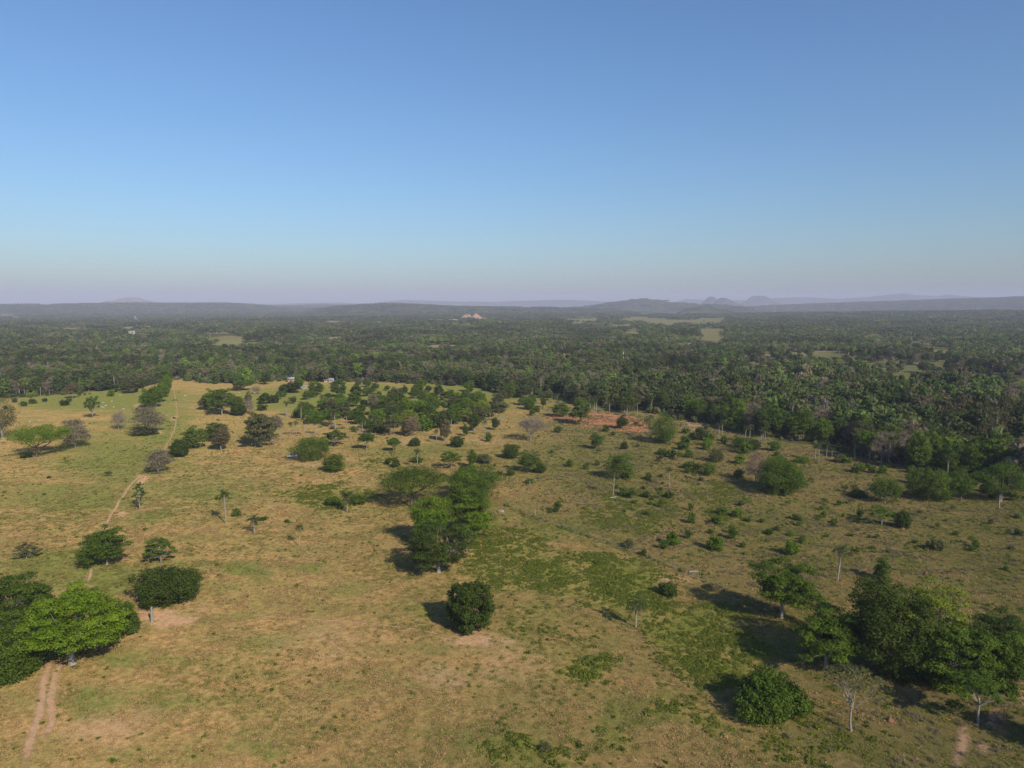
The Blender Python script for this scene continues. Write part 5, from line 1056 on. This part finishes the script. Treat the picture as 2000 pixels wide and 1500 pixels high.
# ------------------------------------------------------------------ cattle
def cow_mesh():
    vs = [(0.75, 0, 1.15), (0.35, 0, 1.12), (-0.1, 0, 1.08), (-0.6, 0, 1.14), (1.0, 0, 1.35), (1.22, 0, 1.38), (1.45, 0, 1.20),
          (0.62, .22, .75), (0.60, .22, .38), (0.60, .22, .03), (0.62, -.22, .75), (0.66, -.22, .38), (0.68, -.22, .03),
          (-0.58, .22, .80), (-0.68, .22, .42), (-0.62, .22, .03), (-0.58, -.22, .80), (-0.66, -.22, .42), (-0.58, -.22, .03), (-0.80, 0, 1.1), (-0.85, 0, .7), (0.6, 0, 1.42), (1.2, .2, 1.42), (1.2, -.2, 1.42)]
    rd = [.34, .37, .38, .33, .21, .17, .10, .15, .09, .07, .15, .09, .07, .17, .09, .07, .17, .09, .07, .05, .03, .12, .05, .05]
    es = [(0, 1), (1, 2), (2, 3), (0, 4), (4, 5), (5, 6), (0, 7), (7, 8), (8, 9), (0, 10), (10, 11), (11, 12), (3, 13), (13, 14), (14, 15), (3, 16), (16, 17), (17, 18), (3, 19), (19, 20), (0, 21), (5, 22), (5, 23)]
    me = bpy.data.meshes.new('cow_skeleton'); me.from_pydata(vs, es, []); o = bpy.data.objects.new('cow_skeleton', me); COL.objects.link(o); o.modifiers.new('skin', 'SKIN'); 
    for v, r in zip(me.skin_vertices[0].data, rd): v.radius = (r, r*1.05)
    me.skin_vertices[0].data[1].use_root = True; ss = o.modifiers.new('sub', 'SUBSURF'); ss.levels = 1; ss.render_levels = 1
    dg = bpy.context.evaluated_depsgraph_get(); out = bpy.data.meshes.new_from_object(o.evaluated_get(dg)); bpy.data.objects.remove(o); out.name = 'cow'
    out.polygons.foreach_set('use_smooth', np.ones(len(out.polygons), bool)); return out
try:
    cowme = cow_mesh(); cowme.materials.clear()
except Exception as e:
    print('cow failed', e); cowme = None
COWS = [(58, 826, 'white', 'white cow nearest the umbrella-shaped lime tree'), (76, 824, 'white', 'white cow just right of the nearest one'), (198, 797, 'white', 'white cow at the left of the grazing bunch'), (203, 798, 'white', 'second white cow in the grazing bunch'),
        (206, 795, 'white', 'white cow at the back of the grazing bunch'), (222, 797, 'white', 'white cow at the right of the grazing bunch'), (201, 788, 'white', 'white cow higher up the left pasture, left of two'), (218, 786, 'white', 'white cow higher up the left pasture, right of two'),
        (242, 801, 'white', 'white cow straying right of the grazing bunch'), (279, 775, 'white', 'white cow beside the lane tree row'), (235, 774, 'white', 'white cow near the olive-green tree'), (345, 783, 'brown', 'brown cow on the lane, right of a pair'), (338, 783, 'brown', 'brown cow on the lane, left of a pair'),
        (350, 767, 'brown', 'brown cow farther up the lane'), (361, 775, 'white', 'white cow right of the lane'), (468, 769, 'white', 'white cow before the yellowish flat-topped tree'), (497, 770, 'white', 'white cow by the small grey leafless tree')]
rg = random.Random(8)
if cowme:
    for x, y, c, l in COWS:
        p, _ = px2g(x, y); o = obj('cow', cowme, None, PL['cow'+c]); o.location = p; o.scale = (.66,)*3; o.rotation_euler = (0, 0, rg.uniform(0, 6.28)); tag(o, l, 'cow', 'cattle in the left pasture')

# ------------------------------------------------------------------ parked car
def car(x, y, rz, label):
    p, _ = px2g(x, y); r = empty('parked_car', p, rz); tag(r, label, 'car')
    b = MB(); sec = [(-2.1, .45, .80, .70), (-2.05, .35, .86, .80), (-1.2, .30, .92, .84), (0, .28, .95, .86), (1.0, .30, .92, .86), (1.9, .34, .80, .82), (2.12, .45, .66, .70)]
    V = [q for (xx, z0, z1, hw) in sec for q in ((xx, -hw, z0), (xx, -hw-.02, (z0+z1)/2), (xx, -hw*.94, z1), (xx, hw*.94, z1), (xx, hw+.02, (z0+z1)/2), (xx, hw, z0))]
    F = [(i*6+j, i*6+(j+1) % 6, (i+1)*6+(j+1) % 6, (i+1)*6+j) for i in range(len(sec)-1) for j in range(6)]+[(0, 1, 4, 5), (1, 2, 3, 4), (36, 41, 40, 37), (37, 40, 39, 38)]
    b.add(V, F); body = obj('body', b.mesh('car_body', [PL['carpaint']], False), r)
    b = MB(); b.add([(-1.35, -.74, .93), (.95, -.74, .93), (.35, -.60, 1.42), (-.95, -.60, 1.42), (-1.35, .74, .93), (.95, .74, .93), (.35, .60, 1.42), (-.95, .60, 1.42)], [(0, 1, 2, 3), (5, 4, 7, 6), (3, 2, 6, 7)]); obj('cabin', b.mesh('cabin', [PL['carpaint']]), r)
    for nm, q in (('windscreen', [(.97, -.70, .95), (.97, .70, .95), (.37, .57, 1.40), (.37, -.57, 1.40)]), ('rear_window', [(-1.37, .70, .95), (-1.37, -.70, .95), (-.97, -.57, 1.40), (-.97, .57, 1.40)]),
                  ('side_window', [(-1.15, -.735, .98), (.75, -.735, .98), (.30, -.63, 1.36), (-.88, -.63, 1.36)]), ('side_window', [(.75, .735, .98), (-1.15, .735, .98), (-.88, .63, 1.36), (.30, .63, 1.36)])):
        b = MB(); b.add(q, [(0, 1, 2, 3)]); obj(nm, b.mesh(nm, [PL['glass']]), r)
    for sx in (-1.3, 1.3):
        for sy in (-.8, .8):
            b = MB(); b.tube([(sx, sy-.1, .32), (sx, sy+.1, .32)], .32, 14); tw = obj('wheel', b.mesh('wheel', [PL['rubber']]), r)
            b = MB(); an = np.arange(12)*2*math.pi/12; yy = sy+math.copysign(.105, sy); V = [(sx, yy, .32)]+[(sx+.2*math.cos(a), yy, .32+.2*math.sin(a)) for a in an]; b.add(V, [(0, 1+2*k, 2+2*k, 1+(2*k+2) % 12) for k in range(6)]); obj('rim', b.mesh('rim', [PL['steel']]), tw)
    for sy in (-.55, .55): b = MB(); b.box((2.06, sy, .62), (.1, .3, .14)); obj('headlight', b.mesh('headlight', [PL['lamp']]), r)
car(572, 893, R_(205), 'pale blue car parked in the shade under the broad bushy tree')

# ------------------------------------------------------------------ houses, sheds, masts
def house(x, y, L, Wd, hw, hr, rz, wall, roof, label, name='house', lift=0.0, detail=True):
    p, _ = px2g(x, y); p.z = float(hill_z(np.array([p.x]), np.array([p.y]))[0])+lift; r = empty(name, p, rz); tag(r, label, 'house' if name == 'house' else name.replace('_', ' '), 'buildings among the trees')
    b = MB(); a, c = L/2, Wd/2
    b.add([(-a, -c, -.5), (a, -c, -.5), (a, c, -.5), (-a, c, -.5), (-a, -c, hw), (a, -c, hw), (a, c, hw), (-a, c, hw), (-a, 0, hw+hr), (a, 0, hw+hr)], [(0, 1, 5, 4), (2, 3, 7, 6), (1, 2, 6, 5), (3, 0, 4, 7), (5, 6, 9, 9), (7, 4, 8, 8)]); 
    me = bpy.data.meshes.new('wall'); me.from_pydata([tuple(v) for v in np.concatenate(b.V)], [], [(0, 1, 5, 4), (2, 3, 7, 6), (1, 2, 6, 9, 5), (3, 0, 4, 8, 7)]); obj('wall', me, r, PL[wall])
    e = .6; th = .14; k = hr/c; rb = MB()
    for s in (-1, 1):
        V = [(-a-e, s*(c+e), hw-k*e+.03), (a+e, s*(c+e), hw-k*e+.03), (a+e, 0, hw+hr+.03), (-a-e, 0, hw+hr+.03)]; V += [(q[0], q[1], q[2]+th) for q in V]
        rb.add(V, [(0, 1, 2, 3), (4, 5, 6, 7), (0, 1, 5, 4), (1, 2, 6, 5), (3, 0, 4, 7)])
    ro = obj('roof', rb.mesh('roof', [PL[roof]]), r)
    if detail:
        b = MB(); b.box((0, -c-.03, 1.0), (.95, .08, 2.0)); obj('door', b.mesh('door', [PL['door']]), r)
        for wx_ in (-L*.3, L*.3):
            b = MB(); b.box((wx_, -c-.02, 1.5), (1.1, .06, 1.0)); wn = obj('window', b.mesh('window', [PL['white']]), r)
            b = MB(); b.box((wx_, -c-.055, 1.5), (.92, .04, .82)); obj('pane', b.mesh('pane', [PL['glass']]), wn)
house(569, 746, 4.2, 4, 2.5, 0.9, 0.15, 'pinkwall', 'tin', 'small pink-walled house with pale tin roof at the wood edge', lift=0.3)
house(643, 746, 6.5, 4.5, 2.1, 0.9, -0.1, 'whitewall', 'greytin', 'long low shed with grey roof at the wood edge', 'shed')
house(592, 758, 6, 2.4, 1.4, 0.4, 0.05, 'whitewall', 'tin', 'low open shelter with a thin pale roof below the house', 'shed', detail=False)
house(970, 760, 12, 7, 3.0, 1.6, -0.3, 'whitewall', 'tin', 'pale-roofed shed half hidden behind the upper pasture', 'shed')
HS = [(1013, 682, 7, 'whitewall', 'tile', 'white house with red roof in the far woods, middle of three'), (1093, 686, 6, 'whitewall', 'tin', 'white-gabled house in the far woods, right of the red-roofed one'), (1160, 683, 7, 'pinkwall', 'tile', 'reddish house in the far woods, rightmost of the near row'), (925, 680, 6, 'whitewall', 'tin', 'small white house in the far woods, left of the red-roofed one'),
      (776, 676, 7, 'whitewall', 'greytin', 'grey-roofed cabin in the far woods, leftmost of the near row'), (1158, 599, 70, 'whitewall', 'tin', 'bright white building on the far hillside'), (736, 634, 22, 'whitewall', 'tin', 'white building beside the far pale field'), (802, 630, 18, 'whitewall', 'tin', 'white house left of the red quarry'),
      (840, 629, 20, 'whitewall', 'tin', 'pale building in the settlement left of the quarry'), (858, 629, 22, 'pinkwall', 'tile', 'pink building in the settlement left of the quarry'), (885, 629, 26, 'whitewall', 'tin', 'long pale building right under the quarry'), (662, 621, 34, 'pinkwall', 'tin', 'pinkish block on the far slope'),
      (543, 633, 18, 'whitewall', 'tin', 'lone white house right of the far village'), (484, 632, 22, 'whitewall', 'tile', 'white house at the right end of the far village'), (465, 634, 26, 'pinkwall', 'tile', 'pink house in the far village'), (445, 634, 22, 'whitewall', 'tin', 'white house in the middle of the far village'), (415, 636, 28, 'whitewall', 'tin', 'pale house at the left end of the far village'),
      (390, 634, 18, 'whitewall', 'tin', 'small white house left of the far village'), (266, 626, 18, 'whitewall', 'tin', 'white house by the far pale tower'), (30, 622, 20, 'whitewall', 'tin', 'white house far off at the left edge'), (258, 652, 12, 'whitewall', 'tin', 'white hut in the far tan clearing'), (220, 636, 20, 'pinkwall', 'tile', 'pink house on the far left field'),
      (1873, 647, 12, 'whitewall', 'tin', 'pale hut on the right-hand far clearing'), (1992, 636, 14, 'whitewall', 'tin', 'white house far off at the right edge'), (508, 622, 24, 'whitewall', 'tin', 'white house at the foot of the far chimney')]
rg = random.Random(5)
for x, y, L, wl, rf, lab in HS: house(x, y, L, L*.55, 3.4+L*.03, 1.4+L*.05, rg.uniform(-.4, .4), wl, rf, lab, lift=7.0*0+ (2.5 if y < 640 else 0.5), detail=L < 13)
def mast(x, y, hpx, wd, label, n=8, cols=('red', 'white')):
    p, t = px2g(x, y); p.z = float(hill_z(np.array([p.x]), np.array([p.y]))[0]); h = hpx*t/FPX; r = empty('radio_mast', p); tag(r, label, 'mast')
    for i in range(n):
        z0, z1 = h*i/n, h*(i+1)/n; b = MB(); c = [(wd/2*math.cos(a), wd/2*math.sin(a)) for a in (0.3, 2.394, 4.489)]; tk = wd*.13
        for j in range(3):
            x0, y0 = c[j]; x1, y1 = c[(j+1) % 3]; b.tube([(x0, y0, z0), (x0, y0, z1)], tk, 4); b.tube([(x0, y0, z0), (x1, y1, z1)], tk*.6, 3); b.tube([(x0, y0, z1), (x1, y1, z1)], tk*.6, 3)
        obj('section', b.mesh('section', [PL[cols[i % 2]]]), r)
mast(1217, 726, 44, 0.55, 'red and white radio mast rising from the woods', 9)
mast(521, 628, 15, 2.6, 'reddish far chimney mast above the village', 6, ('red', 'red'))
mast(265, 630, 15, 3.0, 'pale far tower above the left woods', 5)
mast(1513, 612, 17, 3.2, 'far thin mast on the right horizon', 7); mast(1460, 602, 14, 4.0, 'far thin mast left of the table-topped hill', 7)
# quarry: a mound cut open
qx, qy = 918, 623; p, t = px2g(qx, qy); p.z = float(gz(p.x, p.y)); n1, n2q = 60, 24; aw = 62*t/FPX/2; U, Vv = np.meshgrid(np.linspace(-1, 1, n1), np.linspace(-1, 1, n2q))
qn = fbm(U*5+3, Vv*4, 9, 4)
hz = 11*t/FPX*(np.exp(-((U+.18)/.42)**2)+0.8*np.exp(-((U-.42)/.34)**2)-0.35*np.exp(-((U-.12)/.12)**2))*np.clip(1-Vv**2, 0, 1)**.7*(1+.5*(qn-.5))
cut = sstep(.25, .6, qn+0.35-np.abs(np.abs(U-.1)-.42)*1.1)*(Vv < 0.1)*sstep(.95, .75, np.abs(U))
b = MB(); i = np.arange(n2q-1)[:, None]*n1; j = np.arange(n1-1)[None]; b.add(np.stack([U*aw, Vv*80, hz-2], -1).reshape(-1, 3), np.stack([i+j, i+j+1, i+n1+j+1, i+n1+j], -1).reshape(-1, 4), cut.ravel())
qm, qt, qo = newmat('quarry_earth'); qa = N(qt, 'ShaderNodeAttribute', attribute_name='tone'); qd = N(qt, 'ShaderNodeBsdfDiffuse'); qt.links.new(mixc(qt, qa.outputs['Fac'], (0.055, 0.07, 0.03), (0.42, 0.27, 0.18)), qd.inputs['Color']); qt.links.new(qd.outputs[0], qo.inputs[0])
o = obj('quarry_hill', b.mesh('quarry', [qm], True)); o.location = p; tag(o, None, None, None, 'structure')

# look-alikes that share a label get their place in the row
ORD = ['first', 'second', 'third', 'fourth', 'fifth', 'sixth', 'seventh', 'eighth', 'ninth', 'tenth', 'eleventh', 'twelfth', 'thirteenth', 'fourteenth', 'fifteenth', 'sixteenth', 'seventeenth', 'eighteenth', 'nineteenth']
TENS = {2: 'twent', 3: 'thirt', 4: 'fort', 5: 'fift', 6: 'sixt', 7: 'sevent', 8: 'eight', 9: 'ninet'}
def ordn(k): return ORD[k-1] if k < 20 else (TENS[k//10]+'ieth' if k % 10 == 0 else TENS[k//10]+'y-'+ORD[k % 10-1])
same = {}
for o in COL.objects:
    if o.parent is None and o.get('label') and o.get('category'): same.setdefault(o['label'], []).append(o)
for lab, os_ in same.items():
    if len(os_) < 2: continue
    os_.sort(key=lambda o: g2px(o.location.x, o.location.y, o.location.z)[0])
    for k, o in enumerate(os_): o['label'] = lab+', '+('leftmost' if k == 0 else 'rightmost' if k == len(os_)-1 else ordn(k+1)+' from the left')

# ------------------------------------------------------------------ air: one even haze box round everything
hm = bpy.data.materials.new('haze'); hm.use_nodes = True; t = hm.node_tree; t.nodes.clear(); out = t.nodes.new('ShaderNodeOutputMaterial'); pv = t.nodes.new('ShaderNodeVolumePrincipled')
pv.inputs['Density'].default_value = HAZE_DENSITY; pv.inputs['Color'].default_value = (*HAZE_COLOR, 1); pv.inputs['Anisotropy'].default_value = HAZE_ANISO; t.links.new(pv.outputs[0], out.inputs['Volume'])
b = MB(); zlo = float(GZ.min())-8; b.box((0, 0, (zlo+300)/2), (37000, 37000, 300-zlo)); hz_o = obj('haze', b.mesh('haze', [hm])); tag(hz_o, None, None, None, 'stuff')
